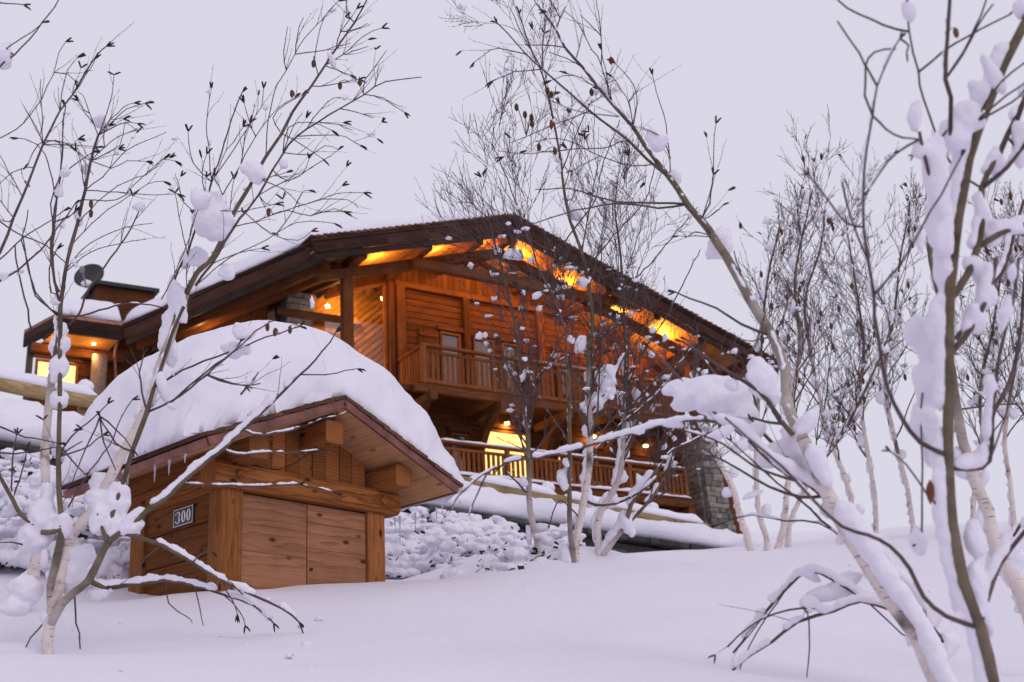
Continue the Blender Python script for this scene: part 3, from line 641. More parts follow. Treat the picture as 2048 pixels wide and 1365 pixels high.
# balconies
def balcony(X0, X1, zt, zb, posts, side):
    bl = empty('balcony'); bl.parent = ch
    bar('handrail', bl, (X0-.04, 0, zt-.035), (X1+.05, 0, zt-.035), .13, .075, CRL, c=.012)
    bar('rail', bl, (X0, .0, zt-.20), (X1, .0, zt-.20), .06, .075, CRL, c=.008); bar('rail', bl, (X0, .0, zb+.07), (X1, .0, zb+.07), .07, .10, CRL, c=.008)
    for X in posts: bar('post', bl, (X, .0, zb-.12), (X, .0, zt-.07), .11, .11, CRL, up=(1, 0, 0), c=.01)
    x = X0+.12
    while x < X1-.05:
        if min(abs(x-p) for p in posts) > .09: bar('baluster', bl, (x, -.0, zb+.11), (x, -.0, zt-.16), .028, .085, CRL, up=(1, 0, 0), c=.006)
        x += .142
    if side:
        bar('handrail', bl, (X0, .06, zt-.035), (X0, WY-.1, zt-.035), .11, .075, CRL, c=.012); bar('rail', bl, (X0, .04, zb+.07), (X0, WY-.1, zb+.07), .07, .10, CRL, c=.008)
        y = .16
        while y < WY-.15: bar('baluster', bl, (X0, y, zb+.11), (X0, y, zt-.07), .028, .085, CRL, up=(0, 1, 0), c=.006); y += .142
    for k in range(8):
        y = -.06+k*.19+.09; bar('floor_board', bl, (X0-.25, y, zb-.02), (X1+.1, y, zb-.02), .184, .04, CB, c=.004)
    bar('edge_beam', bl, (X0-.30, -.02, zb-.15), (X1+.12, -.02, zb-.15), .14, .20, CB, c=.014); return bl
b1 = balcony(.0, 7.95, .0, -1.03, (0, 2.0, 4.0, 6.0, 7.9), True)
b2_ = balcony(.35, 8.05, -2.43, -3.28, (.4, 2.3, 4.2, 6.1, 8.0), False)
bar('edge_beam', b1, (-1.8, .3, -1.10), (-.2, .3, -1.10), .12, .16, CB, c=.012)
snow_strip('rail_snow', b2_, [(.3, 0, -2.435), (8.12, 0, -2.435)], .13, .055, M['snow_far'], 2, amp=.4)
snow_strip('rail_snow', b2_, [(.3, -.07, -3.26), (8.1, -.07, -3.26)], .10, .06, M['snow_far'], 5, amp=.8)
snow_strip('rail_snow', b1, [(3.0, 0, .0), (7.9, 0, .0)], .10, .022, M['snow_far'], 9, amp=.8)
for X in (.15, 2.15, 4.15, 6.15, 7.9):                    # curved brackets carrying the upper balcony
    k_ = empty('bracket'); k_.parent = ch
    bar('cantilever', k_, (X, -.22, -1.37), (X, WY, -1.37), .20, .22, CB, c=.02)
    arc = [(WY-.05-1.12*math.sin(a)**1.2*.95, -2.6+1.12*(1-math.cos(a))) for a in np.linspace(.0, 1.5, 9)]
    out = [(y-.02, z-.04) for y, z in arc]; in_ = [(min(WY-.03, y+.20), z-.16+.02*i) for i, (y, z) in enumerate(arc)]
    prism('brace', k_, [(WY-.04, -2.62), (WY-.30, -2.55), (WY-.52, -2.25), (WY-.85, -1.80), (.10, -1.49), (.48, -1.49), (WY-.30, -1.98), (WY-.04, -2.30)], 'x', X-.09, X+.09, CB)
for X in (.4, 3.0, 5.6, 8.0): bar('floor_joist', b2_, (X, -.16, -3.66), (X, WY, -3.66), .2, .2, CB, c=.015)
# stone pillar by the right end, with the leaning post beside it
pi = empty('stone_pillar'); pi.parent = ch
pxl = lambda z: 8.62+(-1.5-z)*.06; pxr = lambda z: 9.08+(-1.5-z)*.215
V_ = [(pxl(-1.5)+.04, .06, -1.5), (pxr(-1.5)-.04, .06, -1.5), (pxr(-1.5)-.04, 0.7, -1.5), (pxl(-1.5)+.04, 0.7, -1.5), (pxl(-5.2)+.04, .06, -5.2), (pxr(-5.2)-.04, .06, -5.2), (pxr(-5.2)-.04, 0.7, -5.2), (pxl(-5.2)+.04, 0.7, -5.2)]
mesh('core', V_, [(3, 2, 1, 0), (4, 5, 6, 7), (0, 1, 5, 4), (1, 2, 6, 5), (2, 3, 7, 6), (3, 0, 4, 7)], M['mortar'], pi)
z = -5.2
while z < -1.55:
    h_ = random.uniform(.12, .2); x0, x1 = pxl(z+h_/2), pxr(z+h_/2); x = x0
    while x < x1-.02:
        w_ = min(random.uniform(.16, .36), x1-x); w_ = x1-x if x1-x-w_ < .12 else w_
        bar('stone', pi, (x+.006, .04+random.uniform(-.02, .03), z+h_/2), (x+w_-.006, .04+random.uniform(-.02, .03), z+h_/2), .18, h_-.006, M['stone'], c=.014); x += w_
    y = .14
    while y < .6:
        w_ = random.uniform(.2, .4); bar('stone', pi, (x0+.02, y+.006, z+h_/2), (x0+.02, min(.7, y+w_)-.006, z+h_/2), .18, h_-.006, M['stone'], c=.014); y += w_
    z += h_
bar('leaning_post', ch, (9.35, .35, -1.2), (10.35, .35, -5.2), .22, .24, CB, up=(1, 0, 0), c=.015)
bar('post', ch, (8.85, .3, -1.5), (8.85, .3, zr(8.85)-.75), .24, .24, CB, up=(1, 0, 0), c=.02)
bar('brace', ch, (8.9, .3, -.5), (10.1, .3, zr(10.1)-.62), .18, .2, CB, c=.02); bar('brace', ch, (8.8, .3, -.5), (7.7, .3, zr(7.7)-.95), .18, .2, CB, c=.02)
bs = empty('basement_wall'); bs.parent = ch
z = -6.5
while z < -3.85:
    h_ = .2; x = .2
    while x < 8.5: w_ = random.uniform(.3, .6); bar('stone', bs, (x, .5, z+h_/2), (min(8.5, x+w_)-.014, .5, z+h_/2), .3+random.uniform(-.03, .03), h_-.014, M['stone_dark'], c=.02); x += w_
    z += h_
# right hand gable end wall under the far eave
prism('side_wall', ch, [(9.3, -9), (9.34, -9), (9.34, .9), (9.3, .9)], 'y', 1.5, 8.5, CW)
# left part: post, stone stack, glazed bay, wall below the slanting eave
bar('post', ch, (-2.15, -.2, -5), (-2.15, -.2, 1.27), .24, .26, CB, up=(1, 0, 0), c=.02)
bar('brace', ch, (-2.2, -.15, .2), (-3.3, 1.2, .75), .14, .16, CB, c=.012)
stk = empty('stone_stack'); stk.parent = ch
sx0, sx1, sy = -3.05, -2.42, 1.2
prism('core', stk, [(sx0+.05, sy+.06), (sx1-.05, sy+.06), (sx1-.05, sy+1), (sx0+.05, sy+1)], 'z', -6, 1.25, M['mortar'])
z = -2.2
while z < 1.2:
    h_ = random.uniform(.13, .22); x = sx0
    while x < sx1-.02:
        w_ = min(random.uniform(.2, .4), sx1-x); w_ = sx1-x if sx1-x-w_ < .12 else w_
        bar('stone', stk, (x+.006, sy+.06, z+h_/2), (x+w_-.006, sy+.06, z+h_/2), .16+random.uniform(0, .03), h_-.014, M['stone'], c=.022); x += w_
    z += h_
bay = empty('glazed_bay'); bay.parent = ch
gl, gr = -1.95, -.28; gy = WY+.05
tl, trr = zr(gl)-.78, zr(gr)-.62
prism('pane', bay, [(gl, -3.2), (gr, -3.2), (gr, trr-.06), (gl, tl-.06)], 'y', gy-.004, gy+.004, M['clear_pane'])
bar('frame', bay, (gl, gy-.02, tl), (gr+.05, gy-.02, trr), .09, .11, CRL, c=.01); bar('frame', bay, (gr+.01, gy-.015, -3.3), (gr+.01, gy-.015, trr-.04), .09, .10, CRL, up=(1, 0, 0), c=.01)
x = gl
while x < gr: bar('board', bay, (x+.085, gy, max(zr(x)-.70, tl+.1)), (x+.085, gy, zr(x+.08)-.36), .165, .04, CW, up=(0, 1, 0), c=.006); x += .172
for k in range(30):                                       # slanting boards added behind the glass in place of its striped reflections
    a_ = k*.20-3.6
    xe = min(.6, (.50-a_)/.609)                           # cut off under the roof
    if xe > -2.6: bar('inner_board', bay, (-2.9, gy+.85, a_-.83), (xe, gy+.85, a_-.83+(xe+2.9)*.923), .02, .182, SF, c=.004)
bar('inner_beam', bay, (-2.0, gy+.72, 1.15), (-.75, gy+.72, 1.22), .2, .16, SF, c=.01); bar('inner_beam', bay, (-2.0, gy+.72, .80), (-.85, gy+.72, .86), .2, .12, SF, c=.01)
prism('inner_wall', bay, [(-3.4, -4), (-3.35, -4), (-3.35, 2), (-3.4, 2)], 'y', gy+.3, gy+1.7, CW)
lb = disc('lamp', bay, (-1.17, gy+.3, 1.55), (0, 0, 1), .06, .04, M['iron'], 10); light(lb, (-1.17, gy+.3, 1.45), 60); lb = disc('lamp', bay, (-1.17, gy+.3, -.30), (0, 0, 1), .06, .04, M['iron'], 10); light(lb, (-1.17, gy+.3, -.4), 75)  # lower lamp is added to brighten the inner boards, hidden by the post
sw = empty('left_wall'); sw.parent = ch
w0 = Vector((-2.6, 2.2, 0)); w1 = w0+Vector((ed.x, ed.y, 0)).normalized()*5.2
z = -4.2
while z < .95:
    bar('plank', sw, w0+Vector((0, 0, z+.09)), w1+Vector((0, 0, z+.09)), .06, .172, CW, c=.012); z += .178
# wing at the far left
wg = empty('wing'); wg.parent = ch
c0 = Vector((-6.36, 3.79, .87)); c1 = CH.onZ(112, 627, .87); c2 = CH.onZ(52, 659, .87)
for a_, b2 in ((c0, c1), (c1, c2)):
    dd = (b2-a_).normalized()
    for off, h_, mt in ((.06, .09, M['gutter']), (.22, .22, FA), (.40, .14, DB)): bar('eave_board', wg, a_-Vector((0, 0, off))-dd*.03, b2-Vector((0, 0, off))+dd*.03, .06, h_, mt, c=.008)
V_ = [c0+Vector((.3, 0, 0)), c1, c2, c2+Vector((2.0, 3.0, .6)), c0+Vector((.3, 4.5, .6))]
mesh('roof_deck', V_+[v-Vector((0, 0, .05)) for v in V_], [(0, 1, 2, 3, 4), (9, 8, 7, 6, 5)]+[(k, 5+k, 5+(k+1) % 5, (k+1) % 5) for k in range(5)], DB, wg)
for k in range(7):
    p = c0.lerp(c1, .04)+Vector((0, .12+k*.17, -.47)); q = c1+Vector((-.02*k, .12+k*.17, -.47)); bar('soffit_board', wg, p, q, .165, .02, SF, c=.003)
bar('wall_beam', wg, (c0.x+.3, 4.65, .22), (c2.x+.05, 4.65, .22), .18, .22, CW, c=.015)
z = -3.5
while z < .1:
    if z < -1.0: bar('plank', wg, (c0.x+.6, 4.9, z+.09), (c2.x+.1, 4.9, z+.09), .06, .172, CW, c=.012)
    else: bar('plank', wg, (c0.x+.6, 4.9, z+.09), (c0.x-.75, 4.9, z+.09), .06, .172, CW, c=.012)
    z += .178
window('window', c2.x+.22, c0.x-.72, -1.0, .02, M['lit_hot'], Y=4.9, fr=.06, label='glowing window of the far left wing')
V_, F_, _ = tube_geo([(c0.x-.33, 4.35, -3), (c0.x-.35, 4.35, -1), (c0.x-.34, 4.35, .12)], [.2, .19, .19], 14); mesh('log_post', V_, F_, M['old_log'], wg, True)
V_, F_, _ = tube_geo([c0+Vector((.05, -.04, -.08)), c0+Vector((.02, .10, -.2)), c0+Vector((.0, .45, -.55)), c0+Vector((.0, .5, -.75)), c0+Vector((.05, .5, -1.2)), c0+Vector((.08, .5, -3.0))], [.045]*6, 8); mesh('downpipe', V_, F_, M['gutter'], wg, True)
bar('corner_post', wg, (c2.x+.08, 4.9, -3.5), (c2.x+.08, 4.9, .35), .14, .14, M['iron'], up=(1, 0, 0), c=.01)
for X in (c1.x+.15, c0.x-.55): 
    l_ = disc('soffit_lamp', wg, (X, 4.2, .34), (0, 0, 1), .05, .03, M['lamp'], 10); light(l_, (X, 4.25, .12), 16)
# soffit lamps of the main gable
for X, Y_, e_, dz in ((-1.2, .0, 85, .36), (.45, .0, 85, .36), (1.72, .0, 90, .36), (2.85, -.05, 150, .36), (4.4, .0, 105, .36), (6.1, .0, 150, .36), (7.6, .0, 190, .36), (7.6, .75, 30, .9)):
    l_ = disc('soffit_lamp', ch, (X, Y_, zr(X)-.33-dz), (0, 0, 1), .05, .04, M['iron'], 10); light(l_, (X, Y_, zr(X)-.33-dz+.10), e_, (1, .50, .11))
for X in (-4.6,): 
    l_ = disc('soffit_lamp', ch, (X, 3.1, zr(X)-.95), (0, 0, 1), .05, .04, M['iron'], 10); light(l_, (X, 2.9, zr(X)-.85), 22)
# roof light box and dish
bx = empty('roof_box'); bx.parent = ch
q0 = CH.onZ(205, 563, 2.3); q1 = CH.onZ(312, 578, 2.3)
prism('box_wall', bx, [(q0.x-.1, q0.y+.1), (q1.x, q1.y+.1), (q1.x, q1.y+2), (q0.x-.1, q0.y+2)], 'z', .5, 2.198, CB)
prism('box_roof', bx, [(q0.x-.2, q0.y-.05), (q1.x+.08, q1.y-.05), (q1.x+.08, q1.y+2.1), (q0.x-.2, q0.y+2.1)], 'z', 2.2, 2.3, M['black'])
rsn = lambda u, v: None
def roofsnow(u, v):
    Y = 4.2+v*5.0; xl = (xedge(min(Y, 3.79))+.12) if Y > -.66 else XL+.1; xr_ = XR-.12; X = xl+(u+1)/2*(xr_-xl)
    return (X, Y, zr(X)+.02), (.60+.06*mnoise.noise(Vector((X*.6, Y*.6, 0))))*max(0, 1-abs(u)**16)**.5*max(0, 1-abs(v)**14)**.5
rs_ = snow_grid('roof_snow', None, roofsnow, 150, 60, .045, 1.6, M['snow_far'], 8); rs_.location = CH.o; rs_.rotation_euler = (0, 0, CH.rz)
tag(rs_, 'deep layer of snow over the whole roof of the timber chalet', 'snow')
def wingsnow(u, v):
    f = (u+1)/2; g = (v+1)/2; a_ = c0.lerp(c1, f); b2 = (c0+Vector((.3, 3, 1.05))).lerp(c2+Vector((1.2, 2.0, .85)), f); p = a_.lerp(b2, g)+Vector((0, .06, .03))
    return p, .52*max(0, 1-abs(u)**10)**.5*max(0, 1-abs(v)**10)**.5
ws = snow_grid('roof_snow', None, wingsnow, 40, 30, .04, 2.0, M['snow_far'], 4); ws.location = CH.o; ws.rotation_euler = (0, 0, CH.rz)
tag(ws, 'snow on the low wing roof beside the satellite dish', 'snow')
E2=0
# satellite dish
dp = CH.w(*CH.onZ(180, 556, 2.6)); fd = (at(60, 560, 20)-dp).normalized(); fd = Vector((fd.x-.25, fd.y, .35)).normalized()
dsh = empty('satellite_dish', dp-Vector((0, 0, .5))); tag(dsh, 'dark satellite dish on a mast at the left edge of the roof', 'satellite dish')
q_ = fd.to_track_quat('Z', 'Y').to_matrix(); V_ = []; F_ = []
for side_ in (0, 1):
    for i in range(7):
        for j in range(24):
            r_ = .42*i/6; a = 6.2832*j/24; V_.append(Vector((0, 0, .5))+q_ @ Vector((r_*math.cos(a)*.92, r_*math.sin(a), .55*r_*r_-side_*.015)))
    o_ = side_*168
    for i in range(6):
        for j in range(24): f_ = (o_+i*24+j, o_+i*24+(j+1) % 24, o_+(i+1)*24+(j+1) % 24, o_+(i+1)*24+j); F_.append(f_ if not side_ else f_[::-1])
for j in range(24): F_.append((144+j, 144+(j+1) % 24, 168+144+(j+1) % 24, 168+144+j))
mesh('reflector', V_, F_, M['dish'], dsh, True)
bar('feed_arm', dsh, Vector((0, 0, .5))+q_ @ Vector((0, -.40, .06)), Vector((0, 0, .5))+q_ @ Vector((0, -.25, .55)), .04, .04, M['grey_metal'], c=.004)
bar('feed_horn', dsh, Vector((0, 0, .5))+q_ @ Vector((0, -.26, .50)), Vector((0, 0, .5))+q_ @ Vector((0, -.22, .62)), .11, .11, M['grey_metal'], c=.02)
V_, F_, _ = tube_geo([(0, 0, -.6), (0, 0, .35), Vector((0, 0, .5))-fd*.06], [.03, .03, .03], 8); mesh('mast', V_, F_, M['iron'], dsh, True)
V_, F_ = blob_geo(Vector((0, 0, .5))+q_ @ Vector((0, -.3, .08)), .14, .14, .1, 3, .2, 1.5, 4); mesh('dish_snow', V_, F_, M['snow_far'], dsh, True)
# ------------------------------------------------------------------ trees
TILE = dict(LT=(0, 0, .4540), LM=(350, 0, .4541), CT=(930, 0, .4541), RT=(1500, 0, .4544), RB=(1500, 600, .5603), BL=(0, 800, .4138), H6=(200, 640, .4396), H7=(380, 780, .337),
            C6=(1000, 700, .3663), C5=(800, 750, .2931), L4=(0, 400, .3297), RR=(1350, 1050, .3408), R5=(1700, 400, .3663), R6=(1400, 700, .315), C3=(1380, 350, .293), P=(0, 0, 1))
def spline(P, step):
    """Catmull-Rom through 4-D points (x, y, z, r)"""
    if len(P) == 2: P = [P[0], P[0].lerp(P[1], .5), P[1]]
    Q = [P[0]*2-P[1]]+P+[P[-1]*2-P[-2]]; out = []
    for k in range(1, len(Q)-2):
        a, b_, c, d = Q[k-1:k+3]; n_ = max(2, min(14, int((c-b_).length/step)))
        for i in range(n_):
            t_ = i/n_; out.append(.5*((2*b_)+(c-a)*t_+(2*a-5*b_+4*c-d)*t_*t_+(3*b_-a-3*c+d)*t_**3))
    out.append(P[-1]); return out
WIND = Vector((-.85, .30, .35)).normalized()
class Tree:
    def __init__(s, name, label, base, group=None, seed=1, cat='birch tree'):
        s.root = empty(name, base); tag(s.root, label, cat, group); s.base = Vector(base); s.R = random.Random(seed)
        s.hv = MB(); s.tw = MB(); s.ck = MB(); s.sn = MB(); s.cn = MB(); s.pts = []; s.limbs = []; s.k = seed*10
    def L(s, P): return [Vector(p)-s.base for p in P]
    def near(s, px, py):
        best = None
        for (x, y, d) in s.pts:
            e = (x-px)**2+(y-py)**2
            if best is None or e < best[0]: best = (e, d, x, y)
        return best
    def trace(s, tile, txt, r0, r1, d0=None, dd=None, kind='w', snow=0, sprout=0, sl=.35, tip=True, cover=.5, bits=.0):
        """follow a limb of the photograph: pixel points of one zoom tile, radii in pixels, depth from the limb it leaves"""
        ox, oy, sc_ = TILE[tile]; pp = [tuple(float(v) for v in q.split(',')) for q in txt.split()]; pp = [(ox+x*sc_, oy+y*sc_) for x, y in pp]
        if d0 is None or s.pts:
            b_ = s.near(*pp[0])
            if b_ and b_[0] < 22**2: d0 = b_[1]; pp[0] = (b_[2], b_[3])
            elif d0 is None: d0 = s.dep
        lp = sum(math.dist(a, b_) for a, b_ in zip(pp, pp[1:])) or 1
        if dd is None: dd = s.R.uniform(-.45, .45)*lp/FPX*d0
        acc = 0; P4 = []
        for k, q in enumerate(pp):
            if k: acc += math.dist(pp[k-1], q)
            f = acc/lp; d = d0+dd*f; w_ = at(*q, d)-s.base; P4.append(Vector((*w_, (r0+(r1-r0)*f)*d/FPX)))
        S = spline(P4, .05 if r0 < 3 else .07)
        acc = 0
        for k in range(len(S)): s.pts.append((*s._px(Vector(S[k][:3])+s.base),)) if k % 2 == 0 or k == len(S)-1 else None
        if r0 < 3:
            for k in range(1, len(S)-1): S[k] = S[k]+Vector((s.R.gauss(0, 1), s.R.gauss(0, 1), s.R.gauss(0, 1), 0))*(.9*d0/FPX)
        pos = [Vector(q[:3]) for q in S]; rad = [max(.0008, q[3]) for q in S]
        s.put(pos, rad, kind)
        if snow: s.snow(pos, rad, snow*d0/FPX, cover)
        if kind == 'w' or r1 < 2.2: s.buds(pos, rad, tip, bits)
        for _ in range(sprout): s.sprout(pos, rad, sl)
        return pos, rad
    def _px(s, P): q = P-CAM; d = q.dot(FW); return 1024+FPX*q.dot(RT)/d, 682.5-FPX*q.dot(UP)/d, d
    def put(s, pos, rad, kind):
        if kind == 'w': s.tw.add(*tube_geo(pos, rad, 5 if rad[0] < .005 else 6))
        else:
            mb = MB(); pos2 = [p+Vector((mnoise.noise(p*9), mnoise.noise(p*9+Vector((9, 9, 9))), 0))*r*.25 for p, r in zip(pos, rad)]
            mb.add(*tube_geo(pos2, [r*(1+.10*mnoise.noise(p*14)) for p, r in zip(pos, rad)], 12)); mb.build({'T': 'trunk', 'B': 'branch'}[kind], M['bark'], s.root, True, True)
    def buds(s, pos, rad, tip=True, bits=0):
        acc = 0; sd = 1; d_ = (pos[0]+s.base-CAM).dot(FW); r_ = 1.05*d_/FPX
        nxt = s.R.uniform(.02, .05)*d_/6.5
        for a, b_, r in zip(pos, pos[1:], rad):
            acc += (b_-a).length
            if acc > nxt and r < 2.6*d_/FPX:
                acc = 0; nxt = s.R.uniform(.035, .06)*d_/6.5; sd = -sd; t_ = (b_-a).normalized(); o_ = t_.cross(Vector((s.R.uniform(-.6, .6), -1, s.R.uniform(-.3, .3)))).normalized()*sd
                q = b_+o_*r*.6; e = q+(t_*.85+o_*.6)*r_*3.6; u = t_.cross(o_)
                s.tw.add([q+t_*r_*.9, q-t_*r_*.9, q+u*r_*.9, q-u*r_*.9, e], [(0, 2, 4), (2, 1, 4), (1, 3, 4), (3, 0, 4)], [.001]*5)
                if bits and s.R.random() < bits: s.bit(b_, s.R.uniform(2.0, 5.5)*d_/FPX)
        if tip and s.R.random() < s.ckp: s.catkin(pos[-1], (pos[-1]-pos[-2]).normalized(), d_)
    def bit(s, p, r):
        s.k += 1; V_, F_ = blob_geo(p+Vector((0, 0, r*.5)), r*s.R.uniform(.8, 1.9), r*.8, r*s.R.uniform(.5, 1.5), 2, .8, 1.5, s.k); s.sn.add(V_, F_)
    def catkin(s, p, t_, d_):
        r_ = 2.0*s.cks*d_/FPX; L = s.R.uniform(14, 20)*s.cks*d_/FPX
        for _ in range(s.R.choice((2, 2, 3))):
            d = (t_+Vector((s.R.uniform(-.6, .6), s.R.uniform(-.4, .4), s.R.uniform(-.7, .25)))).normalized()
            s.ck.add(*tube_geo([p, p+d*L*.3, p+d*L*.75, p+d*L+Vector((0, 0, -L*.1))], [r_*.5, r_, r_*.9, r_*.25], 5))
    def cone(s, px, py, h=9):
        b_ = s.near(px, py); d = b_[1]; p = at(px, py, d)-s.base; k = d/FPX
        s.cn.add(*tube_geo([p+Vector((0, 0, h*k)), p+Vector((0, 0, h*.6*k)), p, p-Vector((0, 0, h*.6*k)), p-Vector((0, 0, h*k))], [1.2*k, h*.42*k, h*.5*k, h*.4*k, h*.1*k], 8))
        q = at(b_[2], b_[3], d)-s.base; s.tw.add(*tube_geo([q, q.lerp(p, .5)+Vector((0, 0, h*k)), p+Vector((0, 0, h*k))], [.9*k]*3, 4))
    def sprout(s, pos, rad, L, lvl=0, f0=.12):
        if len(pos) < 4: return
        i = s.R.randint(int(len(pos)*f0), len(pos)-2); t_ = (pos[i+1]-pos[i]).normalized(); s.twig(pos[i], t_, min(rad[i]*.7, .85*s.dep/FPX), L*s.R.uniform(.5, 1.2), lvl)
    def twig(s, p, t_, r, L, lvl=0, spread=.75, lift=.30):
        ax = Vector((s.R.gauss(0, 1), s.R.gauss(0, 1), s.R.gauss(0, 1))); ax = (ax-t_*ax.dot(t_)).normalized()
        d = (t_+ax*s.R.uniform(.45, 1.0)*spread+Vector((0, 0, lift))).normalized(); n_ = 6; P = [p]; q = p.copy()
        for k in range(n_): d = (d+Vector((s.R.gauss(0, .09), s.R.gauss(0, .09), s.R.gauss(.02, .08)))).normalized(); q = q+d*L/n_; P.append(q.copy())
        Rr = [max(r*(1-.65*k/n_), (.30*s.dep/FPX)) for k in range(n_+1)]; s.tw.add(*tube_geo(P, Rr, 4)); s.buds(P, Rr, s.R.random() < .22, s.bits)
        if lvl > 0:
            for _ in range(lvl+1): s.sprout(P, Rr, L*.6, lvl-1, .2)
    bits = .04; dep = 7; ckp = .6; vox = .011; lump = .014; soft = 6; wind = .8; front = 0; behind = .45; cks = 1
    def snow(s, pos, rad, rs_, cover=.5):
        s.k += 1; acc = 0; seq = []
        fine = []
        for a, b_, ra, rb in zip(pos, pos[1:], rad, rad[1:]):
            n_ = max(1, int((b_-a).length/max(.008, rs_*.45)))
            fine += [(a.lerp(b_, i/n_), ra+(rb-ra)*i/n_) for i in range(n_)]
        fr = .35/max(rs_, .006)
        def flush(q):
            if len(q) > 3:
                n_ = 9; V_ = []; F_ = []
                for i, (c, r, t_, dr) in enumerate(q):
                    e = min(1, ((i+.1)/2.5)**.6, ((len(q)-.9-i)/2.5)**.6); u = t_.cross(dr).normalized()
                    for j in range(n_):
                        a = 6.2832*j/n_; o_ = dr*math.cos(a)+u*math.sin(a); V_.append(c+o_*(r*e*(1+.2*mnoise.noise((c+o_*r)*(1.1/max(r, .004))+Vector((s.k, 0, 0))))))
                    if i:
                        for j in range(n_): F_.append(((i-1)*n_+j, (i-1)*n_+(j+1) % n_, i*n_+(j+1) % n_, i*n_+j))
                F_.append(tuple(range(n_-1, -1, -1))); F_.append(tuple(range(len(V_)-n_, len(V_)))); (s.hv if rs_ > 4.5*s.dep/FPX else s.sn).add(V_, F_)
        for i, (p, r) in enumerate(fine):
            t_ = (fine[min(i+1, len(fine)-1)][0]-fine[max(i-1, 0)][0]).normalized(); up = Vector((0, 0, 1)); dr = up-t_*up.dot(t_); w_ = WIND-t_*WIND.dot(t_)
            dr = dr*1.0+w_*s.wind+s.front*(-(FW-t_*FW.dot(t_))); dr.normalize(); c = .5+.9*fbm(p*fr+Vector((s.k*3.3, 0, 0)), 3)+(cover-.5)*1.2
            if c > .28:
                q = rs_*min(1.35, .5+c*.6); seq.append((p+dr*(r*.75+q*.5), q, t_, dr))
            else: flush(seq); seq = []
        flush(seq)
    def clump(s, px, py, rx, ry, d=None, ang=0, dz=.0, amp=.28):
        if d is None: d = s.near(px, py)[1]
        s.k += 1; k = d/FPX; c = at(px, py, d+min(rx, ry)*s.behind*d/FPX)-s.base; rot = Matrix((RT, FW, UP)).transposed() @ Matrix.Rotation(math.radians(-ang), 3, 'Y')
        s.hv.add(*blob_geo(c, rx*k*.86, min(rx, ry)*k*.75, ry*k*.86, 3, amp, 1.2, s.k*.77, rot))
        for _ in range(2):                              # smaller lumps break the outline
            a = s.R.uniform(0, 6.28); f = s.R.uniform(.45, .8); o_ = rot @ Vector((rx*f*math.cos(a), s.R.uniform(-.4, .2)*min(rx, ry), ry*f*math.sin(a)))*k; q = s.R.uniform(.25, .5)
            s.hv.add(*blob_geo(c+o_, rx*k*q*1.2, min(rx, ry)*k*q, ry*k*q*1.2, 2, .35, 1.4, s.k+a, rot))
    def leaf(s, px, py, h):
        d = s.near(px, py)[1]; k = d/FPX; c = at(px, py, d)-s.base; V_ = []
        for i in range(7):
            f = i/6; w_ = h*.36*math.sin(math.pi*min(1, f*1.05))**.8; cu = h*.25*math.sin(f*3)
            for sg in (-1, 0, 1): V_.append(c+(RT*(sg*w_+cu*.4)+FW*(abs(sg)*w_*.5)+UP*(h*(1-2*f)))*k)
        mesh('leaf', V_, [(i*3+j, i*3+j+1, i*3+j+4, i*3+j+3) for i in range(6) for j in range(2)], M['leaf_brown'], s.root, True)
    def grow(s, pos, rad, nb, L, lvl=2, f0=.25):
        """a natural crown on a stem: limbs, side limbs and twigs"""
        for k in range(nb):
            i = min(len(pos)-2, int(len(pos)*(f0+(1-f0)*(k+s.R.random())/nb))); t_ = (pos[i+1]-pos[i]).normalized(); f = i/len(pos)
            s.limb(pos[i], t_, rad[i]*.42, L*(1.15-.6*f)*s.R.uniform(.6, 1.2), lvl)
    def limb(s, p, t_, r, L, lvl):
        ax = Vector((s.R.gauss(0, 1), s.R.gauss(0, 1), s.R.gauss(0, .4))); ax = (ax-t_*ax.dot(t_)).normalized(); d = (t_*.9+ax*s.R.uniform(.5, .95)+Vector((0, 0, .25))).normalized(); n_ = 9; P = [p.copy()]; q = p.copy()
        for k in range(n_): d = (d+Vector((s.R.gauss(0, .10), s.R.gauss(0, .10), s.R.gauss(.035, .08)))).normalized(); q = q+d*L/n_; P.append(q.copy())
        rm = .42*s.dep/FPX; Rr = [max(r*(1-.8*k/n_), rm) for k in range(n_+1)]; s.tw.add(*tube_geo(P, Rr, 5))
        if r > 1.6*s.dep/FPX and s.R.random() < .5: s.snow(P[:6], Rr[:6], s.R.uniform(1.5, 3.5)*s.dep/FPX, .35)
        if lvl <= 1: s.buds(P, Rr, True, s.bits)
        for _ in range({2: 5, 1: 4, 0: 0}[lvl]):
            i = s.R.randint(2, n_-1); t2 = (P[i]-P[i-1]).normalized()
            if lvl > 1: s.limb(P[i], t2, Rr[i]*.65, L*s.R.uniform(.35, .65), lvl-1)
            else: s.twig(P[i], t2, rm*1.1, L*s.R.uniform(.3, .6), 0)
    def done(s):
        if s.hv.V: tag(melt(s.hv.build('snow_load', M['snow'], s.root), s.vox*s.dep/6.5, s.lump*s.dep/6.5, .03*s.dep/6.5, s.soft), kind='stuff')
        if s.tw.V: tag(s.tw.build('twigs', M['bark'], s.root, True, True), kind='stuff')
        if s.ck.V: tag(s.ck.build('catkins', M['catkin'], s.root), kind='stuff')
        if s.cn.V: tag(s.cn.build('cones', M['cone'], s.root), kind='stuff')
        if s.sn.V: tag(s.sn.build('snow_cover', M['snow'], s.root), kind='stuff')
def ground_at(px, py, d): p = at(px, py, d); return Vector((p.x, p.y, p.z))
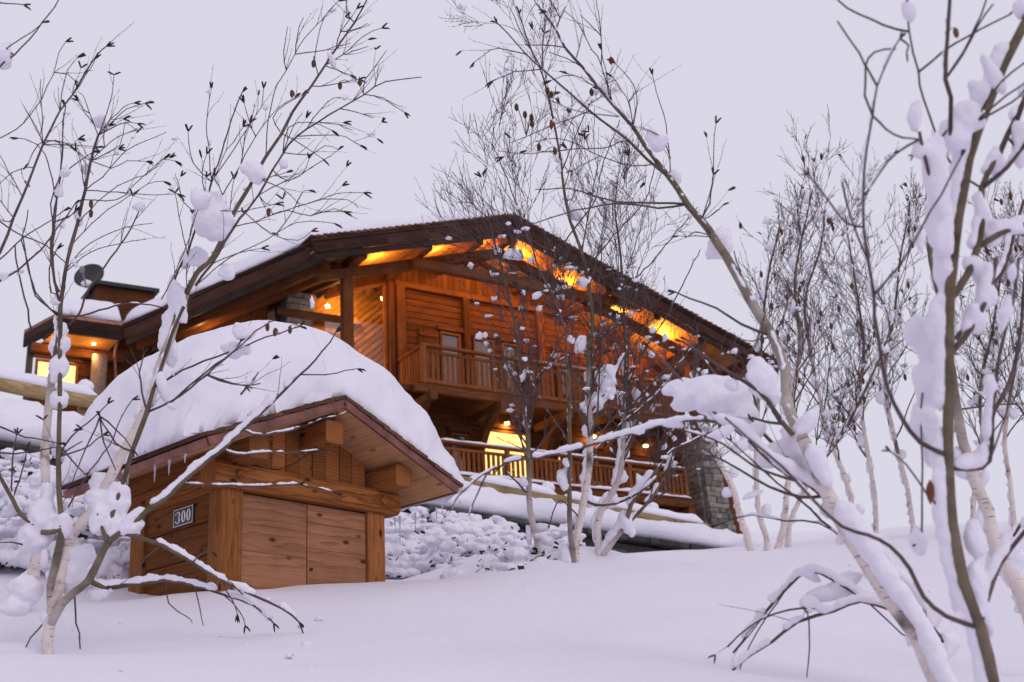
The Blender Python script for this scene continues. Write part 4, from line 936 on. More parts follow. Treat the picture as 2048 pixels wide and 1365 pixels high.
# ---- left: the many stemmed birch in front of the hut
T = Tree('birch_tree', 'many stemmed birch in the left foreground with its branches reaching over the hut', ground_at(97, 1318, 6.4), seed=3); T.dep = 6.4
tr = T.trace
tr('BL', '238,1262 228,1170 240,1090 250,1000 247,900 268,800 300,620', 12, 6.5, 6.4, .1, 'T', 16, cover=.35)
tr('BL', '300,620 285,430 285,200 290,20', 6, 4.2, None, .1, 'B', 5, 3, .3, cover=.35)
tr('L4', '372,1200 362,900 368,760 370,640 395,440 430,280 470,150 500,0', 4.6, 3.4, None, .1, 'B', 4, 0, .3, cover=.3)
tr('LT', '345,885 375,840 400,710 432,598', 3.2, 2.4, None, 0, 'B', 2, 2)
for q in ('430,600 470,500 495,420 502,330', '430,600 395,500 375,440 345,405', '395,530 365,480 345,445', '430,600 500,530 555,480 640,455', '432,605 520,550 605,545', '405,705 460,650 520,605 600,570', '385,830 450,780 520,700 600,640 730,585',
          '395,740 490,740 560,710 645,712', '385,860 520,850 680,860 780,855', '380,900 510,880 620,790 715,705 770,710', '318,1062 430,960 530,890 650,810 720,800', '350,960 430,890 520,820 640,770 720,702', '300,1160 400,1110 520,1075 640,1055',
          '390,800 350,700 330,640 345,615', '400,720 365,690 340,650', '415,690 530,640 550,540', '300,1165 360,1100 450,1045 560,1000 670,985', '425,640 460,560 545,475 590,455', '440,600 500,560 560,545 600,575'):
    tr('LT', q, 1.2, .7, sprout=2, sl=.22)
tr('P', '126,610 103,525 107,445 114,400 120,354 124,295 127,241 131,215', 2.6, 1.0, None, 0, 'B', 2, 2, .25)
for q in ('265,780 330,730 410,670', '250,960 310,955 350,910', '240,1000 220,900 270,740 280,500', '245,940 300,960 330,930', '255,860 200,680 130,620 80,610', '275,650 240,620 170,640 125,720'): tr('LT', q, 1.5, .9)
tr('P', '-40,560 0,505 27,436 45,395 68,336 86,290 104,254 120,222 145,190 168,150 195,109 213,93', 3.4, 1.2, 6.2, .2, 'B', 2, 3, .25, cover=.3)
for q in ('190,630 185,520 180,430 180,350', '195,620 160,560 105,470', '262,490 270,420 300,310 340,255', '240,320 300,330 330,355', '200,630 300,640 420,650', '190,640 240,620 330,660 410,770', '100,860 60,790 0,685', '75,950 10,900 -40,820', '0,610 70,570 130,510 180,440 235,330 260,230 290,185', '330,410 380,330 420,260', '150,750 100,745 50,760 0,810', '60,960 20,980 -30,940'):
    tr('LT', q, 1.2, .7, sprout=2, sl=.2)
tr('LT', '-60,360 0,295 60,240 130,170 190,100 240,30 270,-30', 1.9, 1.1, 6.0, .1); tr('LT', '30,255 30,215 100,170 190,100', 1.4, .9, 6.0); tr('LT', '-40,15 0,15 60,15 105,22', 1.6, 1.0, 6.0)
tr('LT', '-60,1300 0,1240 80,1190 180,1100 260,1000 330,900', 2.4, 1.2, 6.3, .1, snow=3, cover=.3); tr('LT', '-40,1170 0,1145 100,1050 180,1000 280,930', 1.7, 1, 6.3); tr('LT', '-30,955 0,975 100,1040 200,1080 290,1160', 1.6, 1.2, 6.3); tr('LT', '55,1120 90,1250 120,1365 140,1460', 1.5, 2, 6.4); tr('LT', '110,1050 130,1200 160,1290 225,1365', 1.5, 1.8, 6.4)
# right fork with the dark stem and the branch over the hut door
tr('BL', '245,1120 300,985 360,930 430,875 500,730 525,690', 9.5, 7, None, -.1, 'T', 10, cover=.3)
tr('BL', '525,690 560,655 640,600 725,522', 6.5, 5.2, None, 0, 'B', 10, cover=.75)
tr('H6', '230,900 300,812 440,680 560,590 650,500 760,400 910,250', 5.0, 2.4, None, .2, 'B', 9, 2, .25, cover=.7)
tr('P', '600,750 645,705 672,665', 2.2, 1.2, None, 0); tr('P', '604,748 650,750 690,742 715,738', 1.5, 1.0, None, 0)
tr('H6', '520,612 620,612 700,610 800,605 910,600', 2.2, 1.4, None, 0, snow=3, cover=.62); tr('P', '600,904 640,901', 1.5, 1.1, None, 0, snow=2)
tr('H6', '620,535 750,525 910,490', 2.2, 1.6, None, 0, snow=3, cover=.55); tr('H7', '480,270 600,235 730,195 940,130', 1.7, 1.0, None, 0, snow=2, cover=.5)
tr('H6', '380,748 550,750 700,755 910,747', 2.3, 1.6, None, 0, snow=3, cover=.62); tr('H7', '500,558 600,562 720,575 850,608', 1.6, 1.0, None, 0, snow=2.2, cover=.55)
tr('BL', '525,690 500,640 482,580', 6, 2.0, None, 0, 'B'); tr('BL', '510,690 530,590 560,500 600,380 640,250 700,80 745,-60', 5.5, 4.2, None, .15, 'B', 4, cover=.35)
tr('H6', '150,640 180,520 215,420 240,330 285,200 330,60 380,-60', 4.2, 3.2, None, .2, 'B', 4, 2, .3, cover=.35)
for q in ('240,405 330,370 450,280 600,150 740,30 800,0', '260,280 420,210 580,150 760,80 910,30', '300,335 480,240 600,150 640,100', '215,420 190,330 180,240 200,150', '140,640 70,560 20,480 0,440', '470,290 600,295 730,290', '640,340 700,270 720,240', '480,255 600,290 660,300'):
    tr('H6', q, 2.3, 1.2, sprout=2, sl=.22, snow=2, cover=.3)
tr('BL', '430,890 500,905 560,905 640,890 725,880', 5.2, 4, None, .1, 'B', 8, cover=.8)
tr('H6', '0,1245 150,1205 300,1185 430,1210 560,1250 700,1300 790,1380', 4.0, 1.6, None, .1, 'B', 8, 1, .2, cover=.8)
tr('BL', '545,670 620,650 680,660', 4, 4, None, 0, 'B', 6); tr('H6', '130,972 280,1025 420,1105 560,1190 700,1255 840,1320 905,1375', 4.4, 1.8, None, .15, 'B', 8, 0, .2, cover=.8); tr('P', '596,1242 615,1290 632,1338', 1.8, 1.1, None, 0)
for q in ('290,1190 310,1290 400,1350 420,1380', '560,1190 600,1280 625,1340', '440,1220 455,1320 470,1390', '235,1010 210,1080 170,1150', '420,1060 470,1057 510,1060', '650,1250 600,1200 580,1180', '520,1235 640,1330 660,1390'): tr('H6', q, 1.5, .9)
# the pale leaning stem
tr('P', '112,1230 128,1140 137,1081', 12, 12, None, .1, 'T', 8)
tr('BL', '332,680 350,640 430,560 520,400 600,250 670,120 725,20', 11.5, 9.5, None, .35, 'T', 14, cover=.42)
tr('P', '299,812 318,735 340,680 352,640 372,590', 9.5, 8.0, None, .15, 'T', 15, cover=.6)
tr('LM', '60,1270 100,1200 170,1130 230,1000 280,900 330,820', 5.8, 3.8, None, .2, 'B', 7, 3, .3, cover=.45)
tr('LM', '330,820 400,690 470,590 520,490 600,380 660,290 720,200 790,100 845,0 870,-60', 3.6, 1.2, None, .3, 'B', 3, 5, .25, cover=.25)
tr('LM', '90,1260 190,1120 260,1000 370,860 430,750 500,640 580,570 680,510 780,450 880,385 980,350 1085,340', 2.8, 1.0, None, .25, 'B', 2, 5, .25, cover=.2)
for q in ('400,680 405,580 420,480 450,370 490,310 530,240 570,170 650,80 720,5', '490,310 480,230 495,120', '540,220 535,160 565,80', '530,270 620,230 710,205 775,190', '630,330 615,250 640,130 655,80', '770,120 755,60 755,0', '700,200 730,140 800,40', '755,160 800,130 845,105',
          '660,290 740,240 830,160 910,125', '720,270 780,230 850,205', '700,310 770,330', '600,390 720,370 810,350', '830,400 840,350 880,300 930,225', '880,380 900,290', '740,480 790,490 870,520', '840,410 920,430 1010,495', '660,530 720,550 780,575', '560,590 660,595 750,605 815,640',
          '480,600 560,640 650,700', '500,715 600,685 660,640 720,660', '400,770 500,800 600,740 720,660', '385,795 470,830 540,890 545,915', '385,775 490,760', '250,1020 350,980 430,945 540,910 640,885 720,850 830,850', '540,910 640,880 760,880 805,915', '430,960 500,930 600,950 700,920 800,965',
          '130,1240 250,1130 400,1060 540,980 700,985', '470,1020 520,930 560,850 590,840', '335,860 400,900 450,900', '200,930 300,930 440,900', '580,570 640,480 700,430 740,435', '500,640 520,560 560,500', '470,600 430,520 490,460 560,420', '450,660 500,560 590,540 690,575', '370,860 480,800 560,770 590,700',
          '300,960 420,1030 540,1060 600,1020', '620,930 680,930 745,935', '160,1180 270,1120 380,1095'):
    tr('LM', q, 1.2, .7, sprout=2, sl=.2)
tr('P', '349,700 350,620 350,560 377,500 400,436 418,382 436,327 455,268 468,222 485,184', 2.6, 1.1, None, .1, 'B', 2, 3, .25)
for q in ('80,950 40,890 0,770', '150,830 80,720 58,580', '180,770 150,650 140,520 160,390', '210,860 270,760 330,650 385,560 450,480 530,430', '210,860 175,780', '185,760 260,650 330,550 380,470 390,390', '355,600 330,540 305,455', '290,720 310,600 330,540', '240,1000 250,850 260,790', '90,890 120,760 140,680', '30,1290 60,1090 85,950', '170,1000 150,850 210,700 300,560', '60,1130 20,960 0,850', '-60,1320 20,1160 80,1000 120,860'):
    tr('LM', q, 1.2, .7, 6.8, sprout=2, sl=.2)
# drooping twigs near the foot and to the left
tr('BL', '165,600 100,555 60,480 0,370 -40,260', 5, 3, 6.5, 0, 'B', 9, cover=.55); tr('BL', '200,640 165,600', 6, 5, 6.5, 0, 'B', 9); tr('BL', '300,640 250,640 200,640', 5, 5.5, None, 0, 'B', 6)
for q in ('300,960 190,1100 120,1200 50,1290', '345,950 370,1080 390,1220 380,1320', '70,480 100,380 130,240', '45,450 60,300 80,170', '290,230 380,210 400,205', '0,130 120,175 280,210', '0,290 120,255 290,225', '300,310 400,240 500,170', '295,310 340,180 430,110 520,20', '465,80 500,200 560,340', '465,85 440,180 380,320 350,400', '470,90 560,140 640,240', '300,240 400,350 410,360', '330,520 400,400 470,300 530,220 590,80 640,0', '110,700 60,690 0,690'):
    tr('BL', q, 2.0, 1.1, 6.4, snow=1.8, cover=.25)
for (x, y, rx, ry, a) in ((5, 110, 26, 26, 20), (425, 442, 46, 50, 30), (400, 400, 22, 26, 0), (508, 345, 22, 34, 40), (396, 512, 24, 22, 0), (370, 520, 14, 22, 0), (198, 246, 20, 13, -35), (205, 235, 10, 9, 0), (130, 345, 15, 13, 10), (118, 383, 11, 18, 0), (150, 526, 9, 14, 20), (281, 415, 14, 12, 20), (172, 340, 12, 16, 10), (158, 438, 10, 20, 10),
                          (6, 553, 18, 10, 20), (40, 545, 14, 6, 25), (568, 328, 12, 14, 0), (665, 122, 9, 22, 20), (420, 285, 6, 12, 0), (112, 602, 14, 12, 0), (355, 600, 20, 60, 12), (335, 690, 20, 55, 10), (325, 770, 15, 40, 12), (118, 735, 24, 28, 0), (118, 800, 22, 24, 0), (128, 690, 16, 20, 0), (455, 545, 20, 22, 45), (490, 665, 28, 20, 0), (470, 700, 26, 22, 0), (624, 605, 7, 16, 0),
                          (228, 1010, 42, 44, 0), (255, 1055, 38, 26, 25), (200, 1040, 26, 36, 0), (150, 1150, 40, 52, 0), (165, 1120, 34, 34, 0), (70, 1075, 40, 36, 0), (85, 1035, 34, 40, 0), (95, 990, 16, 30, 0), (56, 1180, 34, 34, -20), (30, 1215, 34, 22, 0), (205, 965, 30, 22, -45), (240, 905, 20, 30, 30), (190, 1000, 26, 22, -40), (200, 1180, 36, 18, 15), (130, 1055, 20, 30, 0), (345, 812, 12, 12, 0)):
    T.clump(x, y, rx, ry, None, a)
for x, y in ((584, 188), (627, 128), (680, 172), (720, 165), (537, 425), (182, 408), (182, 428), (535, 655), (580, 660), (550, 665)): T.cone(x, y, 9)
T.done()
# ---- far left: slim pale birch
T = Tree('birch_tree', 'slim pale birch at the left edge standing behind the many stemmed one', ground_at(41, 1222, 7.5), seed=5); T.dep = 7.5; tr = T.trace
tr('BL', '95,1030 110,980 150,900 170,800 195,620 225,450', 13, 10.5, 7.5, .1, 'T', 16, cover=.55)
tr('BL', '225,450 218,250 238,0 255,-130', 9.5, 7.5, None, .1, 'T', 5, cover=.3)
tr('L4', '322,1180 345,900 360,780 365,640 390,520', 6.6, 3.4, None, 0, 'B', 9, 3, .3, cover=.6)
tr('L4', '365,640 330,500 318,300 335,120 345,0', 3.0, 1.2, None, 0, 'B', 3, 4, .4)
tr('L4', '345,690 250,620 200,540 170,380 130,240 150,170 170,60', 1.9, 1.1, None, 0); tr('L4', '330,590 310,560 300,420 330,330 345,300', 1.7, 1.2, None, 0); tr('L4', '395,740 500,700 700,640 850,635 1030,655', 2.2, 1.2, None, 0, snow=2); tr('L4', '420,760 480,690 540,540 640,400 760,230 820,120 870,20', 2.4, 1.2, None, .1, sprout=3)
for (x, y, rx, ry, a) in ((75, 1110, 22, 40, 10), (88, 1020, 17, 30, 0), (45, 1195, 26, 26, 0), (128, 660, 12, 20, 0), (112, 735, 16, 24, 0)): T.clump(x, y, rx, ry, None, a)
T.done()
# ---- middle: three slim birches on the crest
def mid(label, base, limbs, clumps, seed, nb, L, grown):
    T = Tree('birch_tree', label, ground_at(*base), 'slim birches on the snow crest before the chalet', seed); T.dep = base[2]; T.bits = .03; T.ckp = .02
    for k, (q, r0, r1, kd, sn, cv) in enumerate(limbs):
        pos, rad = T.trace('P', q, r0, r1, base[2] if k == 0 else None, None if k else .1, kd, sn, cover=cv, bits=.14)
        if k in grown: T.grow(pos, rad, nb, L, 2, grown[k])
    for (x, y, rx, ry, a) in clumps: T.clump(x, y, rx, ry, None, a, amp=.5)
    T.done()
mid('slim birch with a single pale stem, left of the trio on the snow crest', (1078, 1122, 10.2), [('1079,1122 1072,1070 1060,1022 1057,916 1055,854 1046,773', 6.6, 4.0, 'T', 3, .35), ('1046,773 1040,720 1028,640 1010,560 985,470 975,420', 4.0, 1.4, 'B', 2, .3), ('1050,800 1080,760 1110,700 1135,650 1150,590', 2, 1, 'B', 1.5, .3), ('1057,910 1030,850 1000,770 985,700 965,660', 1.8, 1, 'w', 1.5, .3), ('1058,985 1030,960 1010,940 1005,925', 2.2, 1.2, 'w', 3, .6), ('1056,870 1020,800 1005,740 1000,690 960,620 920,560', 1.5, .9, 'w', 0, .3), ('1046,790 1090,740 1160,700 1250,640', 1.6, 1, 'w', 2, .5)],
    ((1045, 755, 7, 14, 0), (1053, 742, 12, 6, -30), (958, 672, 11, 11, 0), (1052, 850, 9, 12, 20), (1048, 965, 11, 14, 30), (1028, 510, 26, 15, 0), (1062, 520, 10, 8, 0), (1058, 1070, 9, 26, 0), (1028, 940, 8, 6, 0)), 21, 14, .8, {1: .0, 0: .55, 2: .3})
mid('tallest birch of the trio on the snow crest, forked near its foot', (1148, 1138, 10.0), [('1152,1136 1150,1090 1161,1040 1172,980 1179,938 1180,880 1179,828 1177,700', 9, 4.6, 'T', 8, .5), ('1177,700 1185,640 1175,560 1162,500 1140,440 1128,380 1118,300 1098,200 1085,150 1062,100 1036,22', 4.2, 1.0, 'B', 2, .25), ('1146,1130 1142,1080 1139,1029 1139,920 1139,850 1136,737', 5.6, 3.4, 'T', 3, .3), ('1136,737 1128,660 1108,600 1080,540 1050,460 1030,400 1002,330 985,290', 2.6, .9, 'B', 1.5, .3), ('1179,830 1200,800 1222,770 1240,730 1255,700', 3, 1.5, 'B', 6, .6), ('1172,990 1190,1010 1230,1008 1280,985 1320,950', 3, 1.4, 'B', 6, .75), ('1180,930 1230,860 1300,800 1340,760', 1.8, 1, 'w', 2, .5), ('1160,470 1190,400 1205,330 1240,240', 1.7, .9, 'w', 0, .3), ('1139,900 1100,830 1075,780 1050,720', 1.7, .9, 'w', 2, .4), ('1150,470 1110,500 1060,480 1010,440', 1.5, .9, 'w', 0, .3), ('1122,330 1160,250 1185,200', 1.3, .8, 'w', 0, .3), ('1165,520 1230,470 1290,400 1310,330', 1.6, .9, 'w', 0, .3), ('1160,1030 1120,1000 1098,1055 1096,1052', 1.6, 1.2, 'w', 0, .3)],
    ((1212, 770, 20, 34, 25), (1195, 800, 18, 22, 0), (1172, 818, 18, 12, -25), (1220, 745, 12, 22, 30), (1160, 690, 14, 26, -20), (1128, 960, 13, 30, 0), (1135, 925, 11, 14, 0), (1150, 425, 15, 26, 25), (1120, 335, 8, 18, 0), (1168, 565, 16, 14, 0), (1075, 590, 16, 10, 30), (1175, 990, 12, 40, 10), (1062, 745, 10, 7, 0), (1130, 1110, 14, 26, 0), (1228, 870, 14, 10, -30)), 22, 16, .95, {1: .0, 0: .5, 3: .1})
mid('birch with two leaning stems, right of the trio on the snow crest', (1199, 1124, 10.2), [('1200,1122 1194,1051 1206,1015 1220,993 1241,945 1249,846 1252,700', 7.6, 3.8, 'T', 7, .55), ('1252,700 1248,640 1245,560 1238,480 1230,420 1235,360', 3.2, 1.1, 'B', 1.5, .3), ('1203,1118 1227,1081 1249,1051 1262,1010 1282,982 1315,938', 6.8, 2.8, 'T', 10, .75), ('1250,1050 1300,1000 1330,950 1350,900', 4, 1.8, 'B', 6, .7), ('1315,938 1345,900 1390,880 1430,860', 2.2, 1, 'w', 2, .5), ('1249,840 1300,800 1350,740 1390,690', 2, 1, 'w', 2, .5), ('1251,760 1290,700 1340,620 1370,560 1400,500', 1.9, .9, 'w', 1, .3), ('1246,600 1290,540 1340,480 1395,415', 1.6, .9, 'w', 0, .3), ('1249,860 1210,820 1190,760 1170,700', 1.6, .9, 'w', 2, .4)],
    ((1255, 865, 13, 22, 20), (1250, 905, 13, 18, 0), (1275, 850, 18, 10, -25), (1240, 950, 17, 22, 20), (1283, 965, 13, 18, 35), (1222, 1000, 16, 20, 20), (1250, 1040, 16, 22, 20), (1275, 790, 12, 18, 25), (1305, 660, 10, 10, 0), (1262, 1060, 12, 22, 30), (1266, 520, 8, 12, 0), (1303, 710, 12, 9, 20), (1330, 675, 9, 12, 0)), 23, 17, .9, {1: .0, 0: .45, 3: .3})
# ---- right foreground: upright birch with trunk plastered in snow
T = Tree('birch_tree', 'upright birch at the right edge, its trunk plastered with snow on one side', at(1990, 1420, 3.75), seed=8); T.dep = 3.8; T.soft = 14; T.lump = .008; tr = T.trace; T.bits = .0
tr('P', '1996,1430 1987,1364 1959,1255 1926,1160 1906,1048 1895,936 1898,768 1900,600 1904,541 1918,432 1938,318 1973,214 2009,127 2050,45 2075,-20', 12.5, 9.5, 3.75, .15, 'T', 18, cover=.75)
for q, r0, r1, sn in (('RT 890,1040 835,970 810,850 785,750 760,650 745,580', 4.5, 3.2, 4), ('RT 885,1310 930,1250 960,1200 1000,1090 1020,980 1020,830 1070,720 1100,670 1130,600 1206,440 1260,330', 8.5, 4.0, 12), ('RT 1040,820 1130,740 1206,640 1270,560', 5, 3, 8), ('RT 1000,1090 1100,1030 1206,985 1290,950', 6.5, 5, 14),
                     ('RT 880,610 885,430 860,350 870,150 880,0 884,-80', 4.8, 3.6, 5), ('RT 545,1450 545,1300 520,1150 500,1000 500,800 515,650 540,510 560,380 620,240 660,170', 3.4, 1.6, 3), ('RB 715,560 610,510 540,420 490,310 465,180 445,60', 5.0, 3.6, 6), ('RB 715,615 790,605 855,575 865,420 890,200 940,0 960,-150', 5.0, 2.6, 14), ('RB 715,190 735,170 790,100 850,-20 880,-150', 6.5, 4.5, 14),
                     ('RB 830,1185 815,1170 700,1130 620,1060 570,960 500,880 420,840 330,810 230,720 120,600 0,500 -90,420', 5.0, 2.2, 7), ('RB 840,1200 850,1060 890,950 978,830 1040,760', 6, 4, 14), ('RB 700,760 640,700 560,590 500,540', 2.5, 1.6, 3), ('P 2035,240 2070,140 2100,60', 5, 4, 14)):
    tl_, q = q.split(' ', 1); tr(tl_, q, r0, r1, None, None, 'B', sn, cover=.55)
for q in ('1020,810 930,770 860,690 820,600 760,430 740,320 700,140 690,0 688,-60', '740,310 850,230 960,160 1145,65', '890,370 940,230 990,130 1040,0', '900,360 940,240 1010,110 1070,20', '545,510 600,570 670,605 745,615', '540,490 505,420 510,290 440,180 385,95', '560,380 510,290 545,230 640,215', '695,140 590,110 480,60 385,0', '545,1300 620,1220 700,1110 800,930 930,690', '500,1020 430,985 360,900 260,770', '740,625 650,670 580,750 515,845', '520,1140 440,950 405,800', '990,540 1130,420 1206,370', '980,580 1150,450 1206,400', '1000,520 1100,360 1206,280', '660,170 700,200 690,230', '1130,600 1180,660 1230,640', '880,560 800,640 720,680'):
    tr('RT', q, 2.6, 1.9, snow=1.5, cover=.15)
for q in ('580,880 610,830 615,600 610,400 640,230 720,190', '855,575 900,450 960,200 1000,60', '0,180 20,160 60,30'): tr('RB', q, 2.2, 1.6, 3.9)
for (x, y, rx, ry, a) in ((1831, 232, 17, 42, -5), (1842, 300, 22, 24, 0), (1818, 22, 17, 30, 5), (1935, 235, 38, 40, 0), (1905, 270, 34, 40, 20), (1872, 360, 30, 90, 10), (1882, 440, 30, 90, 6), (1890, 540, 30, 60, 5), (1878, 640, 30, 56, 6), (1862, 700, 34, 50, 10), (1858, 770, 38, 60, 12), (1850, 850, 35, 50, 10), (1872, 900, 34, 44, 0), (1880, 980, 20, 60, 0), (1895, 1090, 14, 50, -12), (1840, 480, 14, 30, 0), (1830, 660, 26, 40, -20),
                          (1985, 150, 16, 60, 28), (1960, 190, 22, 40, 28), (1990, 330, 20, 34, 20), (1962, 430, 18, 60, 8), (1955, 540, 20, 40, 25), (1975, 590, 24, 34, 25), (1950, 640, 26, 36, 20), (1985, 480, 22, 16, -30), (2020, 455, 40, 16, -20), (1940, 920, 34, 18, 8), (1968, 905, 20, 20, 0), (1950, 1080, 26, 44, 10), (1955, 1170, 26, 60, 14), (1975, 1240, 14, 50, 10), (1838, 1085, 22, 34, 10), (2040, 300, 20, 50, 0), (1735, 370, 10, 12, 0), (1745, 575, 14, 18, 0)):
    T.clump(x, y, rx, ry, None, a, amp=.22)
T.leaf(1860, 985, 26); T.leaf(1843, 768, 16); T.cone(1912, 66, 12)
T.done()
# ---- right foreground: the great leaning birch
T = Tree('birch_tree', 'leaning birch whose long arching stem crosses the sky right of the roof', at(1905, 1420, 4.6), seed=9); T.dep = 4.9; T.soft = 11; T.lump = .009; T.wind = .25; T.front = .5; tr = T.trace; T.bits = .0
tr('P', '1910,1425 1880,1365 1836,1272 1780,1194 1724,1110 1685,1048 1640,958 1606,880', 24, 13, 4.6, .3, 'T', 20, cover=.72)
tr('P', '1606,880 1573,807 1570,740 1545,673 1500,600 1450,510', 12, 9, None, .7, 'T', 7, cover=.45)
tr('CT', '1145,1123 1070,1010 980,900 920,810 850,720', 8.8, 5.2, None, .8, 'T', 5, cover=.35)
tr('CT', '850,720 790,640 740,560 650,460 590,390 520,300 440,210 400,130 340,50 305,0 280,-60', 4.8, 1.3, None, .5, 'B', 3, 3, .35, cover=.4)
tr('CT', '870,770 800,700 720,620 640,560 550,490 450,400 340,305 270,240 190,150 140,100', 3.2, 1.1, None, .3, 'B', 1.5, 3, .35, cover=.2)
for q in ('240,210 150,215 90,240 40,275', '345,310 260,310 180,330 125,355', '310,270 280,190 240,60', '310,270 250,150 195,30', '440,210 350,200 265,200', '320,280 340,180 355,100', '490,255 515,170 520,115', '410,130 440,30', '400,90 370,0', '520,300 450,260 370,230', '640,455 600,290 560,220 500,110 440,50', '605,280 600,160 590,60 578,0', '595,180 560,120 510,70', '650,480 630,360 600,220', '760,560 720,450 690,400 650,340', '765,570 760,420 720,340 660,280', '750,420 768,385',
          '550,495 450,530 370,560 270,600 200,630', '680,515 560,500 460,480 370,440', '560,360 480,330 380,355', '720,650 600,655 490,660 350,670 250,680 145,665', '850,765 740,730 600,690 500,640 400,610 310,625', '590,690 530,720 475,750', '540,650 530,600', '915,810 905,700 890,600 875,500 840,400 825,330', '910,720 860,600 770,560', '1060,980 1080,850 1095,750 1095,650 1105,545', '1070,1000 1100,940 1135,905', '1060,1020 1020,1020 970,1050', '1060,1070 940,1040'):
    tr('CT', q, 1.3, .75, sprout=2, sl=.25)
tr('CT', '960,900 850,895 720,890 620,880 520,850 420,830 310,835', 2.4, 1.0); tr('CT', '970,905 850,915 720,900 600,905 480,930 380,960 250,1000', 2.4, 1.0)
for q, r0, r1, sn, cv in (('R6 960,1060 880,1000 780,930 700,860 560,790 440,700 340,600 230,500 100,460 40,450', 6.5, 3.0, 14, .75), ('P 1412,842 1366,842 1340,846 1305,855 1220,879 1160,897 1073,916 1022,923 1000,934', 3.0, 2.2, 7, .85), ('C5 690,615 600,660 510,720 400,830 320,930', 2.4, 1.2, 3, .5), ('C5 640,648 560,740 500,880 470,960', 2.2, 1.1, 3, .5),
                          ('R6 880,1010 760,900 560,700 400,530 270,370 140,210 0,30 -80,-60', 4.2, 1.6, 3, .3), ('R6 820,920 640,780 520,660 330,590 160,450 0,320 -120,190 -230,70 -330,-20', 4.6, 1.7, 3, .35), ('R6 700,860 600,830 470,790 330,730 150,600 0,540 -150,500', 3.0, 1.5, 3, .4), ('R6 770,930 640,935 440,870 250,760 100,680 0,665 -180,640', 3.4, 1.4, 2, .3), ('R6 590,540 530,470 460,370 370,260 230,170 100,90 0,20 -110,-50', 5.5, 2.0, 5, .45), ('R6 540,490 430,460 330,430', 3.4, 2.2, 3, .4), ('R6 830,1130 700,1010 500,850 330,700 200,580', 2.6, 1.3, 2, .3), ('R6 900,1190 760,1100 540,1090 330,1050 120,1110', 2.4, 1.2, 3, .5),
                          ('RB 520,1110 400,1060 300,1000 210,965 130,1030 60,1110 0,1190 -60,1260', 5.2, 2.2, 9, .7), ('RB 500,1110 395,1075 300,1110 170,1150 80,1220 0,1270 -70,1330', 4.6, 2.2, 9, .6), ('RB 290,1105 190,1100 90,1120 0,1165 -80,1240', 2.6, 1.6, 3, .35), ('RB 690,1220 640,1160 590,1070 540,1010 480,950 430,860', 5.5, 4, 12, .6), ('P 1572,860 1562,845 1545,820', 5, 4, 8, .7), ('RB 300,1000 420,1080 540,1190 600,1230', 2, 1.4, 0, .2)):
    tl_, q = q.split(' ', 1); tr(tl_, q, r0, r1, None, None, 'B' if r0 > 3 else 'w', sn, cover=cv, sprout=1 if r0 > 2.5 else 0, sl=.3)
tr('RB', '215,1120 215,1140 210,1240 200,1365', 1.8, 1.2); tr('RB', '130,1030 60,1130 0,1230 -40,1330', 1.7, 1.2); tr('P', '1620,620 1590,580 1575,600 1566,640', 1.6, 1.2)
tr('C3', '520,1140 350,1020 180,910 0,845 -100,800', 3.2, 1.5, snow=2, cover=.3); tr('C3', '500,1130 420,1135 310,1105', 1.8, 1.0); tr('C3', '120,400 60,300 0,240', 1.8, 1.2); tr('C3', '390,770 340,660 300,520', 1.8, 1.2); tr('C3', '110,330 130,200 150,60 160,0', 1.9, 1.3)
for (x, y, rx, ry, a) in ((1440, 485, 26, 42, -25), (1350, 355, 17, 22, 0), (1316, 285, 20, 24, 0), (1300, 270, 12, 18, -40), (1210, 182, 11, 15, 0), (1258, 230, 8, 12, 0), (1266, 255, 9, 12, 0), (1525, 765, 34, 46, -8), (1548, 790, 16, 30, 0), (1400, 785, 66, 36, 22), (1350, 775, 34, 18, 25), (1455, 800, 60, 40, 40), (1480, 830, 40, 50, 40), (1505, 870, 44, 22, 45), (1560, 905, 60, 30, 30), (1600, 920, 40, 40, 40), (1465, 772, 18, 16, 0), (1440, 868, 40, 14, 25), (1480, 895, 24, 16, 40),
                          (1610, 850, 22, 46, -35), (1630, 920, 20, 46, -35), (1505, 990, 30, 10, 20), (1340, 848, 40, 11, -10), (1275, 865, 20, 8, -15), (1240, 872, 14, 8, 0), (1660, 1010, 18, 34, -40), (1700, 1060, 20, 44, -38), (1720, 1070, 30, 30, 0), (1745, 1130, 24, 36, -30), (1690, 1165, 44, 22, 30), (1650, 1190, 50, 18, 5), (1618, 1205, 26, 20, 0), (1790, 1170, 22, 44, -35), (1815, 1200, 22, 40, -38), (1850, 1250, 26, 56, -40), (1880, 1300, 30, 50, -35), (1620, 1150, 22, 14, -20), (1720, 1020, 14, 16, 0)):
    T.clump(x, y, rx, ry, None, a, amp=.22)
for x, y in ((1183, 185), (1222, 122), (1033, 215), (1050, 230), (1063, 236), (1064, 248), (1095, 182), (1103, 190), (1110, 303), (1078, 295)): T.cone(x, y, 9)
T.leaf(1102, 250, 12)
T.done()
